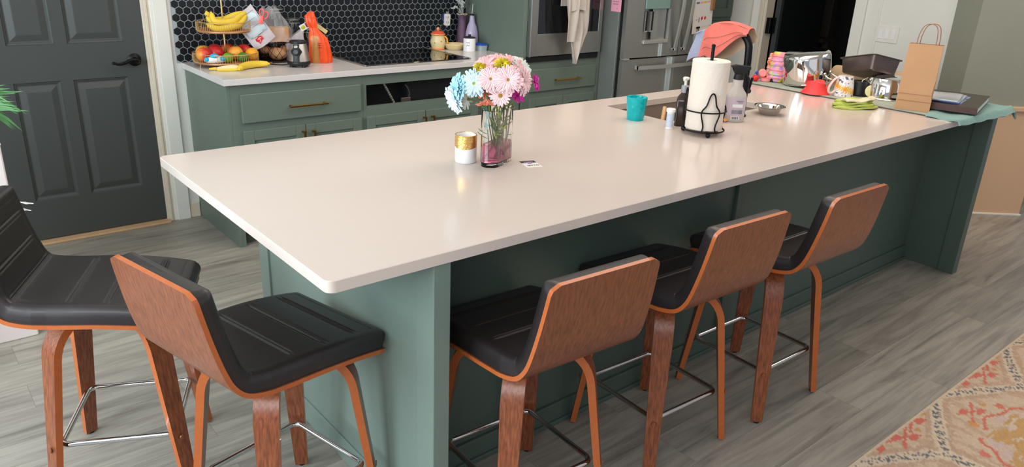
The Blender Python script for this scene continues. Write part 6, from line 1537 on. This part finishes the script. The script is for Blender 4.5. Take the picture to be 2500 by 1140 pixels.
# ================================================================ LEFT EDGE: planter and dried sprig
pl_ = thing('white_pedestal', 'tall white pedestal at the left edge, under the palm leaves', 'pedestal', (-0.53, 2.22, 0))
bm = B(); box(bm, -0.72, -0.345, 2.02, 2.40, 0.0, 0.812, 0.006); obj('column', bm, mat('pinkish_white_paint', (226, 214, 210), 0.5), pl_, world=True)
bm = B(); box(bm, -0.722, -0.343, 2.018, 2.402, 0.812, 0.822, 0.003); obj('top_board', bm, mat('pinkish_white_top', (226, 214, 210), 0.5), pl_, world=True)
pp_ = thing('palm_plant', 'green potted palm at the left edge in front of the dark door', 'plant', (-0.52, 2.16, 0.823))
obj('pot', lathe(B(), [(0, 0), (0.07, 0), (0.085, 0.10), (0.09, 0.11), (0.082, 0.11), (0.075, 0.09), (0, 0.09)], 32), M['white'], pp_, smooth=40)
rnd = random.Random(5)
for k, (dx, dy, dz) in enumerate(((0.19, -0.02, 0.10), (0.19, -0.06, 0.16), (0.13, -0.12, 0.21), (-0.10, -0.05, 0.24), (0.02, 0.10, 0.26))):
    base = Vector((0, 0, 0.09)); tip = Vector((dx, dy, dz)); C_ = catmull([base, base.lerp(tip, 0.5)+Vector((0, 0, 0.05)), tip], 8); bm = B(); tube(bm, C_, 0.0022, 6); fr_ = obj('frond', bm, M['palm'], pp_, smooth=60)
    bm = B(); n = len(C_)
    for i in range(4, n):
        T = (C_[i]-C_[i-1]).normalized(); up = Vector((0, 0, 1)); S = T.cross(up).normalized()
        for s in (-1, 1):
            L = 0.13*(0.6+0.6*math.sin(PI*i/n)) if i < n-1 else 0.12; d = (T*0.9+S*s*(0.75-0.5*i/n)+Vector((0, 0, 0.45*s+0.05))).normalized(); p = C_[i]; nn = d.cross(S+Vector((0, 0, 0.4))).normalized()
            a_ = bm.verts.new(p-nn*0.002); b_ = bm.verts.new(p+nn*0.002); m1 = bm.verts.new(p+d*L*0.45-nn*0.0055); m2 = bm.verts.new(p+d*L*0.45+nn*0.0055); e_ = bm.verts.new(p+d*L-Vector((0, 0, 0.015)))
            bm.faces.new((a_, m1, m2, b_)); bm.faces.new((m1, e_, m2))
    obj('leaflets', bm, M['palm'], fr_)
# floor vase with white sprig hidden behind the first stool back
fv = thing('floor_vase', 'pale floor vase behind the leftmost stool', 'vase', (-0.70, 1.86, 0))
obj('body', lathe(B(), [(0, 0), (0.035, 0), (0.045, 0.10), (0.030, 0.28), (0.022, 0.34), (0.026, 0.36), (0.020, 0.36), (0.018, 0.33), (0, 0.32)], 32), M['white'], fv, smooth=50)
ws = thing('white_leaf_sprig', 'white feathery sprig poking out beside the leftmost stool back', 'dried flowers', (-0.70, 1.86, 0.33))
for k, (tp) in enumerate(((0.325, 0.03, 0.300), (0.358, 0.04, 0.290), (0.348, 0.035, 0.272))):
    bm = B(); C_ = catmull([(0, 0, 0), (0.06, 0, 0.12), (0.26, 0.02, 0.22), tp], 6); tube(bm, C_, 0.0014, 5); st = obj('stem', bm, M['dried'], ws)
    bm = B()
    T = Vector(((0.5, 0, 1.0), (1, -0.1, -0.30), (1, -0.1, -0.45))[k]).normalized(); mt = fmt(tp, T)
    grid(bm, lambda u, v: ((v-0.5)*0.026*math.sin(PI*(0.08+0.90*u))*(1+0.35*math.sin(u*14)), 0.003*math.sin(v*PI), 0.055*u), 12, 5, mtx=mt); obj('leaf', bm, M['white'], st, smooth=60)

# ================================================================ LIGHTS
def area(name, loc, rot, sx, sy, p, c):
    l = bpy.data.lights.new(name, 'AREA'); l.shape = 'RECTANGLE'; l.size = sx; l.size_y = sy; l.energy = p; l.color = c
    o = bpy.data.objects.new(name, l); COL.objects.link(o); o.location = loc; o.rotation_euler = rot; return o
area('window_light_left', (-2.4, 0.6, 1.55), (0, math.radians(-90), 0), 1.7, 2.6, 124, (0.80, 0.93, 1.0))
area('soft_light_front', (1.2, -2.5, 1.7), (math.radians(90), 0, 0), 3.2, 1.7, 7, (0.97, 0.98, 1.0))  # weak broad area light from the camera side
lb2 = area('fill_light_behind', (-2.0, -1.9, 2.35), (0, 0, 0), 1.8, 1.4, 48, (0.98, 0.98, 1.0)); lb2.rotation_euler = (Vector((-2.0, -1.9, 2.35))-Vector((1.0, 2.2, 0.9))).to_track_quat('Z', 'Y').to_euler()  # unseen fill, added to brighten the door, casing and cabinet fronts
area('ceiling_fill', (2.3, 0.7, 2.62), (0, 0, 0), 2.6, 1.4, 33, (1.0, 0.88, 0.79))
area('kitchen_downlight', (1.6, 1.9, 2.6), (0, 0, 0), 2.6, 0.5, 10, (1.0, 0.92, 0.84))
area('far_room_light', (5.0, -0.9, 2.6), (0, 0, 0), 1.6, 1.6, 26, (1.0, 0.86, 0.72))
ch = thing('pendant_light', 'cluster of small warm bulbs hanging above the island end', 'lamp', (3.25, 0.55, 2.2))
bm = B(); tube(bm, [(0, 0, 0), (0, 0, 0.5)], 0.008, 10); lathe(bm, [(0, -0.02), (0.04, -0.02), (0.05, 0.0), (0, 0.02)], 24); obj('hub', bm, M['brass'], ch, smooth=40)
for k in range(5):
    a = 2*PI*k/5; arm = obj('arm', tube(B(), catmull([(0, 0, 0), (0.10*math.cos(a), 0.10*math.sin(a), -0.04), (0.18*math.cos(a), 0.18*math.sin(a), 0.0)], 5), 0.005, 8), M['brass'], ch, smooth=60)
    obj('bulb', ball(B(), (0.18*math.cos(a), 0.18*math.sin(a), 0.03), 0.022), M['amberbulb'], arm, smooth=80)
w = bpy.data.worlds.new('World'); SC.world = w; w.use_nodes = True
w.node_tree.nodes['Background'].inputs[0].default_value = (0.80, 0.88, 1.0, 1); w.node_tree.nodes['Background'].inputs[1].default_value = 0.42
SC.view_settings.view_transform = 'Standard'; SC.view_settings.look = 'None'; SC.view_settings.exposure = 0.0
